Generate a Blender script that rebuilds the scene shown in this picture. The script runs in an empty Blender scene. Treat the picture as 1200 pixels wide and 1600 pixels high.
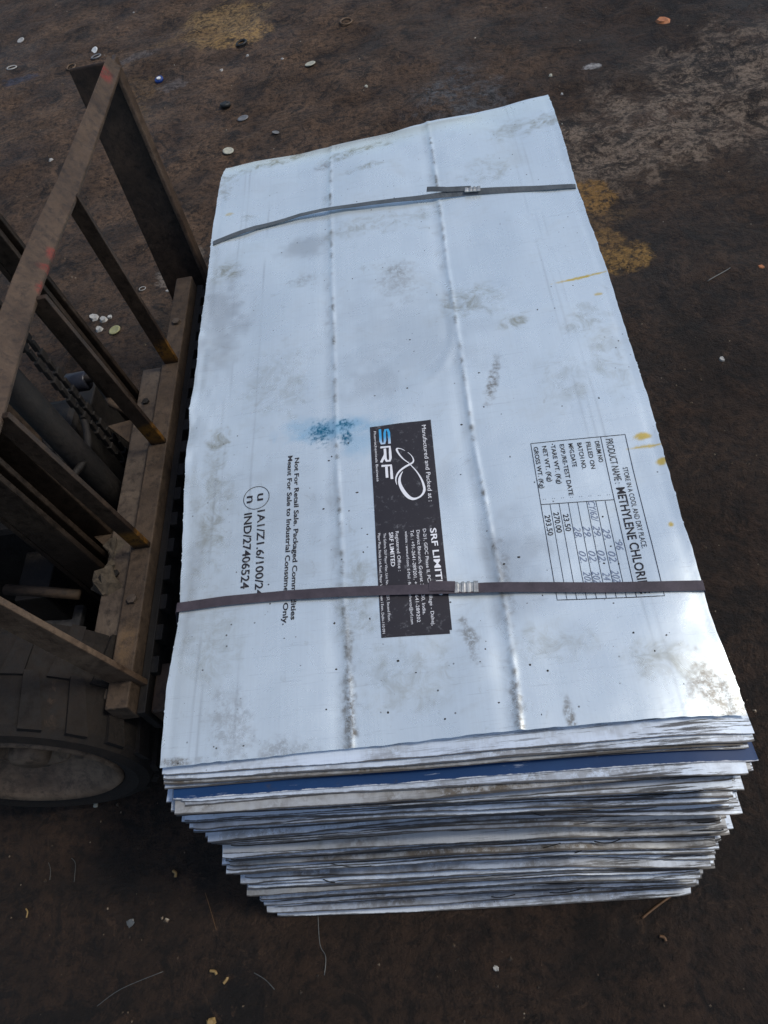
import bpy, math, random
import numpy as np
from mathutils import Vector, Matrix
rnd = random.Random(7)
rs = np.random.RandomState(11)
S = bpy.context.scene
C = S.collection
H = 0.55                      # height of the stack

# ------------------------------------------------------------------ camera
CAM = Vector((0.529, -0.366, H + 1.134))
def Rz(a): return Matrix.Rotation(a, 3, 'Z')
def Rx(a): return Matrix.Rotation(a, 3, 'X')
CR = Rz(0.187) @ Rx(0.621) @ Rz(-0.288)
F = 1185.5
cd = bpy.data.cameras.new('camera'); cam = bpy.data.objects.new('camera', cd); C.objects.link(cam)
cam.matrix_world = Matrix.Translation(CAM) @ CR.to_4x4()
cd.sensor_fit = 'VERTICAL'; cd.sensor_height = 36; cd.lens = 36 * F / 1600
cd.clip_start = 0.02; cd.clip_end = 400
S.camera = cam
# ------------------------------------------------------------------ sky, sun, exposure
SUN_EL, SUN_AZ = math.radians(54), math.radians(88)     # azimuth clockwise from +y
w = bpy.data.worlds.new('World'); S.world = w; w.use_nodes = True
nt = w.node_tree; bg = nt.nodes['Background']
sk = nt.nodes.new('ShaderNodeTexSky'); sk.sky_type = 'NISHITA'; sk.sun_disc = False
sk.sun_elevation = SUN_EL; sk.sun_rotation = SUN_AZ; sk.air_density = 1.0; sk.dust_density = 2.0; sk.ozone_density = 0.6
nt.links.new(sk.outputs[0], bg.inputs[0]); bg.inputs[1].default_value = 0.115
sd = bpy.data.lights.new('sun', 'SUN'); so = bpy.data.objects.new('sun', sd); C.objects.link(so)
sd.energy = 1.45; sd.angle = math.radians(12); sd.color = (1.0, 0.93, 0.82)
sdir = Vector((math.sin(SUN_AZ) * math.cos(SUN_EL), math.cos(SUN_AZ) * math.cos(SUN_EL), math.sin(SUN_EL)))
so.location = sdir * 20
so.rotation_euler = sdir.to_track_quat('Z', 'Y').to_euler()
S.view_settings.view_transform = 'Standard'; S.view_settings.look = 'None'
S.view_settings.exposure = 0.17; S.view_settings.gamma = 1.0; S.view_settings.use_curve_mapping = False

# ------------------------------------------------------------------ helpers
def ray(px, py): return CR @ Vector(((px - 600) / F, -(py - 800) / F, -1.0))
def at(px, py, z=0.0):
    d = ray(px, py); return CAM + d * ((z - CAM.z) / d.z)

def tag(o, label=None, cat=None, group=None, kind=None):
    if label: o['label'] = label
    if cat: o['category'] = cat
    if group: o['group'] = group
    if kind: o['kind'] = kind
    return o
def empty(name, loc):
    o = bpy.data.objects.new(name, None); C.objects.link(o); o.location = loc
    o.empty_display_size = 0.05; return o
def mesh_obj(name, V, Fc, mat, parent=None, smooth=False, origin=None):
    """V world coords; origin = where the object's own origin sits"""
    V = [Vector(v) for v in V]
    if origin is None:
        lo = Vector((min(v.x for v in V), min(v.y for v in V), min(v.z for v in V)))
        hi = Vector((max(v.x for v in V), max(v.y for v in V), max(v.z for v in V)))
        origin = Vector(((lo.x + hi.x) / 2, (lo.y + hi.y) / 2, lo.z))
    origin = Vector(origin)
    me = bpy.data.meshes.new(name)
    me.from_pydata([tuple(v - origin) for v in V], [], [list(f) for f in Fc]); me.update()
    if smooth: me.polygons.foreach_set('use_smooth', [True] * len(me.polygons))
    me.materials.append(mat)
    o = bpy.data.objects.new(name, me); C.objects.link(o)
    if parent is not None:
        o.parent = parent; o.location = origin - world_of(parent)
    else: o.location = origin
    return o
def world_of(o):
    p = Vector((0, 0, 0))
    while o is not None: p += o.location; o = o.parent
    return p

class MB:
    """collects boxes, prisms and tubes into one mesh"""
    def __init__(s): s.V = []; s.F = []
    def add(s, V, Fc):
        n = len(s.V); s.V += [Vector(v) for v in V]; s.F += [[i + n for i in f] for f in Fc]; return s
    def hexa(s, p):   # 8 points: bottom 4 ccw, top 4 ccw
        return s.add(p, [(3, 2, 1, 0), (4, 5, 6, 7), (0, 1, 5, 4), (1, 2, 6, 5), (2, 3, 7, 6), (3, 0, 4, 7)])
    def box(s, a, b, shear=None, bev=0.0):
        x0, y0, z0 = a; x1, y1, z1 = b
        p = [(x0, y0, z0), (x1, y0, z0), (x1, y1, z0), (x0, y1, z0), (x0, y0, z1), (x1, y0, z1), (x1, y1, z1), (x0, y1, z1)]
        if shear: p = [shear(q) for q in p]
        return s.hexa(p)
    def tube(s, pts, r, n=10, cap=True, taper=None):
        pts = [Vector(p) for p in pts]; V = []; Fc = []
        for i, p in enumerate(pts):
            t = (pts[min(i + 1, len(pts) - 1)] - pts[max(i - 1, 0)]).normalized()
            a = t.orthogonal().normalized() if i == 0 else (pa - t * pa.dot(t)).normalized()
            pa = a; b = t.cross(a); rr = r * (taper[i] if taper else 1)
            V += [p + a * rr * math.cos(2 * math.pi * k / n) + b * rr * math.sin(2 * math.pi * k / n) for k in range(n)]
        for i in range(len(pts) - 1):
            for k in range(n):
                k2 = (k + 1) % n; Fc.append((i * n + k, i * n + k2, (i + 1) * n + k2, (i + 1) * n + k))
        if cap: Fc += [tuple(range(n))[::-1], tuple(range((len(pts) - 1) * n, len(pts) * n))]
        return s.add(V, Fc)
    def lathe(s, prof, c, axis='y', n=48):
        """prof: (radius, along) pairs; closed tube of revolution about an axis through c"""
        V = []; Fc = []; m = len(prof)
        for k in range(n):
            a = 2 * math.pi * k / n
            for r, h in prof:
                if axis == 'y': V.append((c[0] + r * math.cos(a), c[1] + h, c[2] + r * math.sin(a)))
                elif axis == 'x': V.append((c[0] + h, c[1] + r * math.cos(a), c[2] + r * math.sin(a)))
                else: V.append((c[0] + r * math.cos(a), c[1] + r * math.sin(a), c[2] + h))
        for k in range(n):
            k2 = (k + 1) % n
            for j in range(m - 1): Fc.append((k * m + j, k2 * m + j, k2 * m + j + 1, k * m + j + 1))
        return s.add(V, Fc)
    def build(s, name, mat, parent=None, smooth=False, bevel=0.0):
        o = mesh_obj(name, s.V, s.F, mat, parent, smooth)
        if bevel:
            m = o.modifiers.new('bevel', 'BEVEL'); m.width = bevel; m.segments = 2; m.limit_method = 'ANGLE'
        return o

def vnoise(shape, cells, seed):
    """smooth value noise on a grid of `shape`, with `cells` cells per axis, range about -1..1"""
    r = np.random.RandomState(seed); cy, cx = max(1, int(cells[0])), max(1, int(cells[1]))
    g = r.uniform(-1, 1, (cy + 3, cx + 3))
    y = np.linspace(0, cy, shape[0]); x = np.linspace(0, cx, shape[1])
    return gsample(g, y, x)
def gsample(g, y, x):
    yi = np.floor(y).astype(int); xi = np.floor(x).astype(int); fy = y - yi; fx = x - xi
    def wts(f): return [(1 - f) ** 3 / 6, (3 * f ** 3 - 6 * f ** 2 + 4) / 6, (-3 * f ** 3 + 3 * f ** 2 + 3 * f + 1) / 6, f ** 3 / 6]
    wy, wx = wts(fy), wts(fx); out = 0
    yi = np.minimum(yi, g.shape[0] - 4); xi = np.minimum(xi, g.shape[1] - 4)
    for a in range(4):
        for b in range(4): out = out + g[np.ix_(yi + a, xi + b)] * wy[a][:, None] * wx[b][None, :]
    return out * 1.8
def smooth_path_early(P, k=3):
    out = []; n = len(P)
    for i in range(n - 1):
        p0, p1, p2, p3 = [np.array(P[min(max(i + j, 0), n - 1)], float) for j in (-1, 0, 1, 2)]
        for t in np.arange(0, 1, 1 / k): out.append(tuple(.5 * ((2 * p1) + (-p0 + p2) * t + (2 * p0 - 5 * p1 + 4 * p2 - p3) * t * t + (-p0 + 3 * p1 - 3 * p2 + p3) * t ** 3)))
    return out + [P[-1]], None
class PN:
    """point noise: smooth value noise over world x, y at a cell size"""
    def __init__(s, cell, seed, x0=-3, y0=-3, n=90): s.c = cell; s.x0 = x0; s.y0 = y0; s.g = np.random.RandomState(seed).uniform(-1, 1, (n, n)); s.n = n
    def __call__(s, x, y):
        x = np.asarray(x, float); y = np.asarray(y, float)
        fx = (x - s.x0) / s.c; fy = (y - s.y0) / s.c; xi = np.floor(fx).astype(int); yi = np.floor(fy).astype(int); fx = fx - xi; fy = fy - yi
        sx = fx * fx * (3 - 2 * fx); sy = fy * fy * (3 - 2 * fy); g = s.g; n = s.n
        a = g[yi % n, xi % n]; b = g[yi % n, (xi + 1) % n]; c = g[(yi + 1) % n, xi % n]; d = g[(yi + 1) % n, (xi + 1) % n]
        return (a * (1 - sx) + b * sx) * (1 - sy) + (c * (1 - sx) + d * sx) * sy

# ------------------------------------------------------------------ materials
class Mat:
    def __init__(s, name):
        s.m = bpy.data.materials.new(name); s.m.use_nodes = True; s.t = s.m.node_tree; s.b = s.t.nodes['Principled BSDF']
        s.pos = s.n('ShaderNodeNewGeometry').outputs['Position']
    def n(s, typ, **k):
        o = s.t.nodes.new(typ)
        for a, b in k.items(): setattr(o, a, b)
        return o
    def link(s, a, b): s.t.links.new(a, b)
    def setin(s, node, key, v):
        if hasattr(v, 'is_output') or isinstance(v, bpy.types.NodeSocket): s.link(v, node.inputs[key])
        else: node.inputs[key].default_value = v
    def math(s, op, a, b=0.0, clamp=False):
        o = s.n('ShaderNodeMath', operation=op); o.use_clamp = clamp; s.setin(o, 0, a); s.setin(o, 1, b); return o.outputs[0]
    def scaled(s, sc, rot=0.0, vec=None):
        o = s.n('ShaderNodeMapping'); s.link(vec or s.pos, o.inputs[0]); o.inputs['Scale'].default_value = sc; o.inputs['Rotation'].default_value = (0, 0, rot); return o.outputs[0]
    def noise(s, scale, detail=4, rough=0.55, vec=None, dist=0.0, out=0):
        o = s.n('ShaderNodeTexNoise'); s.link(vec or s.pos, o.inputs['Vector']); o.inputs['Scale'].default_value = scale
        o.inputs['Detail'].default_value = detail; o.inputs['Roughness'].default_value = rough; o.inputs['Distortion'].default_value = dist; return o.outputs[out]
    def voro(s, scale, feature='F1', vec=None, rand=1.0):
        o = s.n('ShaderNodeTexVoronoi', feature=feature); s.link(vec or s.pos, o.inputs['Vector']); o.inputs['Scale'].default_value = scale
        return o.outputs['Distance']
    def ramp(s, f, stops, interp='LINEAR'):
        o = s.n('ShaderNodeValToRGB'); o.color_ramp.interpolation = interp; e = o.color_ramp.elements
        while len(e) < len(stops): e.new(0.5)
        for i, (p, c) in enumerate(stops):
            e[i].position = p; e[i].color = (c, c, c, 1) if isinstance(c, (int, float)) else (*c, 1)
        s.link(f, o.inputs[0]); return o.outputs[0]
    def mix(s, f, a, b, blend='MIX'):
        o = s.n('ShaderNodeMix', data_type='RGBA', blend_type=blend)
        s.setin(o, 0, f)
        for i, v in ((6, a), (7, b)):
            if isinstance(v, tuple): o.inputs[i].default_value = (*v, 1)
            else: s.link(v, o.inputs[i])
        return o.outputs[2]
    def blob(s, c, r, rot=0.0, wob=0.5, wscale=None, soft=0.35):
        """soft-edged stain at c with radii r: an ellipse whose rim is broken by noise; 1 inside, 0 outside"""
        m = s.n('ShaderNodeMapping', vector_type='TEXTURE'); s.link(s.pos, m.inputs[0])
        m.inputs['Location'].default_value = (c[0], c[1], c[2] if len(c) > 2 else 0); m.inputs['Rotation'].default_value = (0, 0, rot)
        m.inputs['Scale'].default_value = (r[0], r[1], r[2] if len(r) > 2 else 1e4)
        l = s.n('ShaderNodeVectorMath', operation='LENGTH'); s.link(m.outputs[0], l.inputs[0])
        nz = s.noise(wscale or 1.2 / min(r[:2]), 6, 0.7)
        d = s.math('ADD', l.outputs['Value'], s.math('MULTIPLY', s.math('SUBTRACT', nz, 0.5), wob * 4))
        mr = s.n('ShaderNodeMapRange'); mr.interpolation_type = 'SMOOTHSTEP'; s.link(d, mr.inputs[0])
        mr.inputs[1].default_value = 1 + soft; mr.inputs[2].default_value = 1 - soft; mr.inputs[3].default_value = 0; mr.inputs[4].default_value = 1
        return mr.outputs[0]
    def bump(s, h, strength=0.5, dist=0.01, prev=None):
        o = s.n('ShaderNodeBump'); o.inputs['Strength'].default_value = strength; o.inputs['Distance'].default_value = dist
        s.link(h, o.inputs['Height'])
        if prev is not None: s.link(prev, o.inputs['Normal'])
        return o.outputs[0]
    def out(s, color=None, rough=None, metal=None, normal=None, spec=None):
        b = s.b
        if color is not None:
            if isinstance(color, tuple): b.inputs['Base Color'].default_value = (*color, 1)
            else: s.link(color, b.inputs['Base Color'])
        for k, v in (('Roughness', rough), ('Metallic', metal), ('Specular IOR Level', spec)):
            if v is not None: s.setin(b, k, v)
        if normal is not None: s.link(normal, b.inputs['Normal'])
        return s.m

def mat_ground():
    m = Mat('oily_dirt')
    big = m.noise(0.9, 5, 0.6, dist=0.6); mid = m.noise(5, 8, 0.7, dist=0.3); fine = m.noise(45, 8, 0.75); vf = m.noise(160, 5, 0.7)
    col = m.mix(m.ramp(big, [(0.36, 0), (0.62, 1)]), (0.017, 0.0102, 0.0066), (0.036, 0.0205, 0.0120))
    col = m.mix(m.ramp(mid, [(0.42, 0), (0.68, 0.85)]), col, (0.064, 0.035, 0.0200))
    # bluish oily patches
    oil = m.ramp(m.noise(1.6, 6, 0.65, vec=m.scaled((1, 1, 1), 0.7), dist=0.8), [(0.53, 0), (0.60, 0.85)])
    col = m.mix(oil, col, (0.008, 0.0065, 0.006))
    # rust-brown soil showing through over the upper left
    a = at(330, 230); sp = m.blob((a.x - .3, a.y + .5), (1.5, 1.9), 0.4, 0.55, 1.6, 0.6)
    col = m.mix(m.math('MULTIPLY', sp, m.ramp(m.noise(3.5, 7, 0.7), [(0.38, 0.15), (0.62, 1)])), col, (0.165, 0.100, 0.058))
    # dry pale dust, upper right
    for (px, py), r, ro, k in (((1080, 150), (0.62, 0.30), 0.5, .95), ((1010, 235), (0.42, .16), .35, .55), ((1185, 60), (.4, .2), .3, .4), ((720, 150), (0.17, 0.2), .2, .9), ((1080, 195), (.5, .25), .2, .7)):
        a = at(px, py); b = m.blob((a.x, a.y), r, ro, 0.75, 4.5, 0.45)
        b = m.math('MULTIPLY', b, m.ramp(m.noise(13, 12, 0.82, dist=.6), [(0.47, 0.05), (0.54, 1)]))
        col = m.mix(m.math('MULTIPLY', b, k), col, (0.25, 0.19, 0.14) if px != 720 else (0.115, 0.12, 0.13))
    # ochre spills
    for (px, py), r, ro, k, c in (((352, 38), (0.22, 0.25), 0.3, 0.85, (0.36, 0.23, 0.09)), ((378, 60), (.18, .10), .3, .9, (0.42, 0.26, 0.09)), ((290, 62), (.2, .06), .1, .5, (0.2, 0.12, 0.05)), ((925, 300), (0.085, 0.11), 0, 1.0, (0.30, 0.165, 0.045)), ((972, 402), (0.10, 0.07), 0.0, 1.0, (0.33, 0.19, 0.05)), ((945, 370), (0.06, 0.06), 0.0, .7, (0.30, 0.17, 0.05)),
                                 ((215, 145), (.12, .14), 0, .5, (0.2, 0.12, 0.05)), ((205, 185), (.1, .1), 0, .5, (0.2, 0.12, 0.05)), ((940, 340), (.12, .05), .2, .55, (.2, .12, .05))):
        a = at(px, py); b = m.blob((a.x, a.y), r, ro, 0.45, 3.0 / min(r) ** .5, 0.22)
        b = m.math('MULTIPLY', b, m.ramp(m.noise(40, 6, 0.75), [(0.42, 0.15), (0.50, 1)]))
        col = m.mix(m.math('MULTIPLY', b, k), col, c)
    for (px, py), r, c, k in (((30, 128), (.09, .05), (.02, .05, .11), .6), ((270, 135), (.07, .05), (.2, .22, .25), .28), ((215, 92), (.10, .04), (.2, .22, .25), .3), ((925, 97), (.035, .02), (.5, .5, .5), .8),
                             ((255, 430), (.03, .05), (.35, .3, .25), .6), ((310, 395), (.02, .05), (.3, .25, .2), .5)):
        a = at(px, py); b = m.blob((a.x, a.y), r, .2, .9, 25, .3); col = m.mix(m.math('MULTIPLY', b, k), col, c)
    # crisp scabs and soot flakes
    fl = m.noise(8, 14, 0.8, dist=1.2); col = m.mix(m.ramp(fl, [(0.54, 0), (0.575, .75)]), col, (.006, .0045, .0035)); col = m.mix(m.ramp(fl, [(0.40, .55), (0.43, 0)]), col, (.085, .050, .030))
    cr = m.ramp(m.voro(260), [(0.10, 1), (0.22, 0)]); col = m.mix(m.math('MULTIPLY', cr, m.ramp(mid, [(0.45, 0), (0.6, .3)])), col, (.09, .06, .042))
    # grit speckle
    sp = m.ramp(m.voro(95), [(0.05, 1), (0.11, 0)]); col = m.mix(m.math('MULTIPLY', sp, m.ramp(m.noise(9, 3), [(0.5, 0), (0.7, .5)])), col, (0.12, 0.085, 0.06))
    col = m.mix(m.ramp(fine, [(0.38, 0.85), (0.54, 0)]), col, (0.006, 0.004, 0.003))
    rough = m.ramp(m.noise(2.2, 6, 0.65, dist=.5), [(0.35, 0.55), (0.62, 0.85)])
    h = m.math('ADD', m.math('MULTIPLY', mid, 1.6), m.math('ADD', m.math('MULTIPLY', fine, 0.6), m.math('MULTIPLY', vf, 0.22)))
    return m.out(col, rough, None, m.bump(h, 1.0, 0.035), 0.35)

def brushed(m, base, dirt_amt=1.0):
    """base silver-white drum steel: faint lengthwise drawing marks, smudges and grime"""
    st = m.noise(60, 3, 0.6, vec=m.scaled((6, 0.12, 1))); st2 = m.noise(120, 2, 0.6, vec=m.scaled((0.1, 5, 1)))
    col = m.mix(m.ramp(st, [(0.35, 0.22), (0.65, 0)]), base, tuple(c * 0.72 for c in base))
    col = m.mix(m.ramp(st2, [(0.3, 0.14), (0.55, 0)]), col, tuple(c * 0.7 for c in base))
    sm = m.ramp(m.noise(7, 9, 0.72, dist=0.6), [(0.53, 0), (0.74, 0.55 * dirt_amt)])
    col = m.mix(sm, col, (0.36, 0.345, 0.275))
    sm2 = m.ramp(m.noise(15, 9, 0.78, vec=m.scaled((1, 1, 1), 1.1), dist=1.2), [(0.60, 0), (0.73, 0.6 * dirt_amt)])
    col = m.mix(sm2, col, (0.24, 0.22, 0.16))
    sc = m.ramp(m.noise(9, 6, 0.7, vec=m.scaled((3, 22, 1), 0.5)), [(0.69, 0), (0.73, 0.45)]); col = m.mix(sc, col, (0.2, 0.21, 0.21))
    spk = m.math('MULTIPLY', m.ramp(m.voro(38), [(0.035, 1), (0.07, 0)]), m.ramp(m.noise(6, 4), [(0.5, 0), (0.6, .9)]))
    col = m.mix(spk, col, (0.03, 0.025, 0.02))
    return col, st

BASE = (0.80, 0.905, 0.945)
STAINS = {}
def stain(ch, px, py, r, k=1.0, rot=0.0, wob=.5, cell=.02, soft=.35):
    STAINS.setdefault(ch, []).append((px, py, r, k, rot, wob, cell, soft))
# olive and brown smudges, by picture point on the sheet and size in metres
for q in ((420, 250, (.12, .022), .9, .35), (560, 235, (.09, .022), .9, .25), (575, 262, (.06, .012), .8, .1), (385, 338, (.02, .014), .7), (590, 350, (.12, .03), .5, .1), (355, 425, (.035, .03), .8, .2),
          (865, 190, (.09, .03), .7, .1), (760, 265, (.05, .05), .5), (915, 500, (.04, .05), .5), (735, 470, (.06, .04), .7), (800, 505, (.03, .02), .8), (560, 940, (.03, .08), .5), (330, 800, (.03, .12), .6),
          (1040, 1030, (.05, .03), .5), (800, 200, (.05, .04), .5), (430, 600, (.06, .09), .35), (640, 1060, (.08, .05), .35), (950, 560, (.03, .08), .4), (880, 600, (.04, .05), .35), (345, 290, (.03, .05), .6), (905, 240, (.03, .05), .6), (340, 690, (.02, .03), .8), (850, 1010, (.06, .03), .4), (330, 1010, (.04, .06), .4)):
    stain('olive', *q[:3], k=q[3], rot=q[4] if len(q) > 4 else 0, wob=.7, soft=.6)
for q in ((622, 437, (.04, .06), .35), (360, 1135, (.03, .06), .4, .4), (545, 1125, (.010, .06), 1), (440, 1175, (.04, .02), .5), (890, 1120, (.006, .025), .9), (1125, 1085, (.03, .05), .9, .2), (770, 595, (.010, .05), .9, -.25), (620, 425, (.02, .03), .6),
          (735, 1000, (.010, .035), .8, .2), (545, 1010, (.006, .05), .6), (810, 1110, (.008, .05), .8), (505, 260, (.02, .015), .7), (475, 440, (.03, .02), .4), (790, 900, (.01, .06), .5), (350, 250, (.02, .008), .8), (1150, 1100, (.02, .03), .9), (600, 1185, (.03, .006), .6), (280, 1190, (.03, .006), .9)):
    stain('brown', *q[:3], k=q[3], rot=q[4] if len(q) > 4 else 0, wob=.7, soft=.6, cell=.012)
for q in ((640, 520, (.14, .13), .3), (480, 385, (.05, .03), .7), (340, 500, (.055, .13), .8, .1), (800, 880, (.06, .08), .6), (690, 750, (.02, .05), .4), (590, 590, (.06, .05), .5), (300, 900, (.02, .10), .5), (440, 820, (.10, .12), .3)):
    stain('grey', *q[:3], k=q[3], rot=q[4] if len(q) > 4 else 0, wob=.8, soft=.7, cell=.04)  # grey smudges; the tall left one is the forklift's reflection put into the colour
for q in ((502, 676, (.022, .022)), (540, 664, (.014, .012)), (541, 685, (.010, .012))): stain('ink', *q, wob=1.3, cell=.005, soft=.5)
for q in ((520, 672, (.07, .022), .9), (560, 690, (.03, .03), .5), (470, 668, (.03, .02), .5), (590, 668, (.03, .015), .5)): stain('wash', *q[:3], k=q[3], wob=.5, soft=.8)
for q in ((907, 434, (.056, .0034), .95, .10), (1004, 682, (.013, .008), .9), (1012, 697, (.03, .003), .9, -.02), (1034, 721, (.009, .008), .9), (1048, 820, (.004, .004), .9), (935, 459, (.008, .004), .7), (358, 333, (.010, .007), .5)):
    stain('yellow', *q[:3], k=q[3], rot=q[4] if len(q) > 4 else 0, wob=.35, cell=.008, soft=.35)
CHAN = (('olive', 'brown', 'grey'), ('ink', 'wash', 'yellow'), ('seam', 'band', None))
def stain_masks(X, Y):
    """per-vertex strengths of stains and the painted reflection"""
    out = {}
    for ch, L in STAINS.items():
        M = np.zeros_like(X)
        for i, (px, py, r, k, rot, wob, cell, soft) in enumerate(L):
            a = at(px, py, H); dx, dy = X - a.x, Y - a.y; c, s_ = math.cos(rot), math.sin(rot)
            u, v = (dx * c + dy * s_) / r[0], (-dx * s_ + dy * c) / r[1]; near = (np.abs(u) < 3) & (np.abs(v) < 3)
            if not near.any(): continue
            n = PN(cell, 300 + i)(X[near] + 50, Y[near] + 50) * .6 + PN(cell / 2.7, 400 + i)(X[near] + 50, Y[near] + 50) * .4
            d = np.hypot(u[near], v[near]) + n * wob
            t = np.clip((1 + soft - d) / (2 * soft), 0, 1); M[near] = np.maximum(M[near], k * t * t * (3 - 2 * t))
        out[ch] = M
    sm = np.zeros_like(X)
    for P in (SEAM1, SEAM2):
        d = X - seamx(P, Y); sm = np.maximum(sm, np.exp(-(d / .0045) ** 2) * np.clip(.45 + .8 * tn4(Y * 0 + .3, Y) + .5 * tn3(X * 0, Y), 0, 1))
        sm = np.maximum(sm, .35 * np.exp(-((d + .012) / .010) ** 2) * np.clip(.5 + .8 * tn3(X * 0 + .9, Y), 0, 1))
    out['seam'] = sm
    # long printer-roll marks parallel to the sides and the two worn wedge shapes on the right
    bd = np.zeros_like(X)
    for x0 in (.045, .058, .118, .77, .785, .80): bd = np.maximum(bd, np.exp(-((X - x0) / .0022) ** 2) * np.clip(.3 + .7 * tn2(X * 0 + x0 * 9, Y), 0, 1))
    out['band'] = bd
    return out
def mat_top():
    m = Mat('silver_drum_sheet')
    att = []
    for i in range(3):
        n = m.n('ShaderNodeAttribute', attribute_name='stain_%d' % i); sp = m.n('ShaderNodeSeparateColor'); m.link(n.outputs['Color'], sp.inputs[0]); att.append(sp.outputs)
    base = BASE
    st = m.noise(60, 3, 0.6, vec=m.scaled((6, 0.12, 1))); col = m.mix(m.ramp(st, [(0.35, 0.13), (0.65, 0)]), base, tuple(c * 0.70 for c in base))
    soft = m.noise(7, 8, 0.72, dist=0.6); mid = m.noise(26, 7, 0.78, dist=.8); fin = m.noise(90, 6, .8)
    brk = m.ramp(mid, [(0.42, .05), (0.60, 1)]); brkf = m.ramp(fin, [(0.40, .1), (0.56, 1)])
    col = m.mix(m.ramp(soft, [(0.54, 0), (0.74, 0.22)]), col, (0.40, 0.40, 0.34))
    col = m.mix(m.ramp(mid, [(0.61, 0), (0.71, 0.30)]), col, (0.30, 0.285, 0.21))
    col = m.mix(m.math('MULTIPLY', att[0][2], .55), col, (.31, .325, .33))
    col = m.mix(m.math('MULTIPLY', m.math('MULTIPLY', att[0][0], brk), .85), col, (.27, .25, .14))
    col = m.mix(m.math('MULTIPLY', m.math('MULTIPLY', att[0][1], brkf), .85), col, (.15, .115, .07))
    col = m.mix(m.math('MULTIPLY', m.math('MULTIPLY', att[2][0], brk), .9), col, (.16, .14, .10))
    col = m.mix(m.math('MULTIPLY', att[2][1], .35), col, (.28, .30, .31))
    col = m.mix(m.math('MULTIPLY', att[1][1], .6), col, (.06, .45, .72))
    col = m.mix(m.math('MULTIPLY', att[1][0], brkf), col, (.004, .16, .27))
    col = m.mix(m.math('MULTIPLY', att[1][2], .95), col, (.72, .50, .03))
    spk = m.math('MULTIPLY', m.ramp(m.voro(38), [(0.04, 1), (0.08, 0)]), m.ramp(soft, [(0.48, 0), (0.56, .95)])); col = m.mix(spk, col, (0.03, 0.025, 0.02))
    for sx, ro, lo, k in ((12, .9, .67, .25), (10, 2.2, .68, .22)):
        s1 = m.ramp(m.noise(sx, 2, .5, vec=m.scaled((.6, 26, 1), ro), dist=.15), [(lo, 0), (lo + .012, k), (lo + .024, 0)]); col = m.mix(s1, col, (.08, .08, .08))
    n1 = m.bump(m.math('ADD', m.math('MULTIPLY', soft, 2.0), mid), .06, .004)
    return m.out(col, m.ramp(soft, [(0.3, .22), (0.7, .36)]), 0.52, n1, .5)

def mat_sheet(name, base, dirt, edge_x=0.0, metal=.35):
    m = Mat(name); col, st = brushed(m, base, dirt)
    oi = m.n('ShaderNodeObjectInfo').outputs['Random']
    col = m.mix(m.math('MULTIPLY', m.math('POWER', oi, 3.0), .6), col, tuple(c * .42 for c in base))
    # edge grime and painted gap shade, from the sheet's own uv
    uv = m.n('ShaderNodeUVMap').outputs[0]; sep = m.n('ShaderNodeSeparateXYZ'); m.link(uv, sep.inputs[0])
    off = m.n('ShaderNodeVectorMath', operation='ADD'); m.link(m.pos, off.inputs[0]); cx = m.n('ShaderNodeCombineXYZ'); m.link(m.math('MULTIPLY', oi, 37.0), cx.inputs[1]); m.link(m.math('MULTIPLY', oi, 11.0), cx.inputs[0]); m.link(cx.outputs[0], off.inputs[1])
    big = m.noise(4.5, 5, .7, vec=off.outputs[0]); fin = m.noise(30, 7, .8, vec=off.outputs[0])
    g = m.math('MULTIPLY', m.ramp(big, [(0.42, 0), (0.60, 1)]), m.ramp(fin, [(0.40, 0), (0.52, 1)]))
    col = m.mix(m.math('MULTIPLY', g, .5 + .3 * dirt), col, (.11, .09, .065))
    gap_shade = m.math('MULTIPLY', m.ramp(sep.outputs[0], [(0.35, .12), (0.9, 1)]), m.ramp(m.noise(5, 8, .75, vec=m.scaled((1.2, 26, 1), 0, off.outputs[0])), [(0.53, 0), (0.56, .9)]))  # shade of the gaps between layers painted as dark streaks, denser to the right
    col = m.mix(gap_shade, col, (.03, .028, .028))
    pb = at(566, 1322, .20); col = m.mix(m.blob((pb.x, pb.y, .20), (.055, .04, .012), 0, .4, 60, .3), col, (.015, .09, .26))
    edge = m.math('ADD', sep.outputs[1], m.math('ADD', m.math('MULTIPLY', m.math('SUBTRACT', fin, .5), .004), m.math('MULTIPLY', m.math('SUBTRACT', .50, big), .010)))
    e = m.n('ShaderNodeMapRange'); m.link(edge, e.inputs[0]); e.inputs[1].default_value = .0026; e.inputs[2].default_value = .0016; e.inputs[3].default_value = 0; e.inputs[4].default_value = .9
    col = m.mix(e.outputs[0], col, (.05, .045, .04))
    return m.out(col, m.ramp(fin, [(0.3, .38), (0.7, .6)]), metal, m.bump(m.noise(14, 4, .6, vec=off.outputs[0]), .15, .004), .4)

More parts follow.
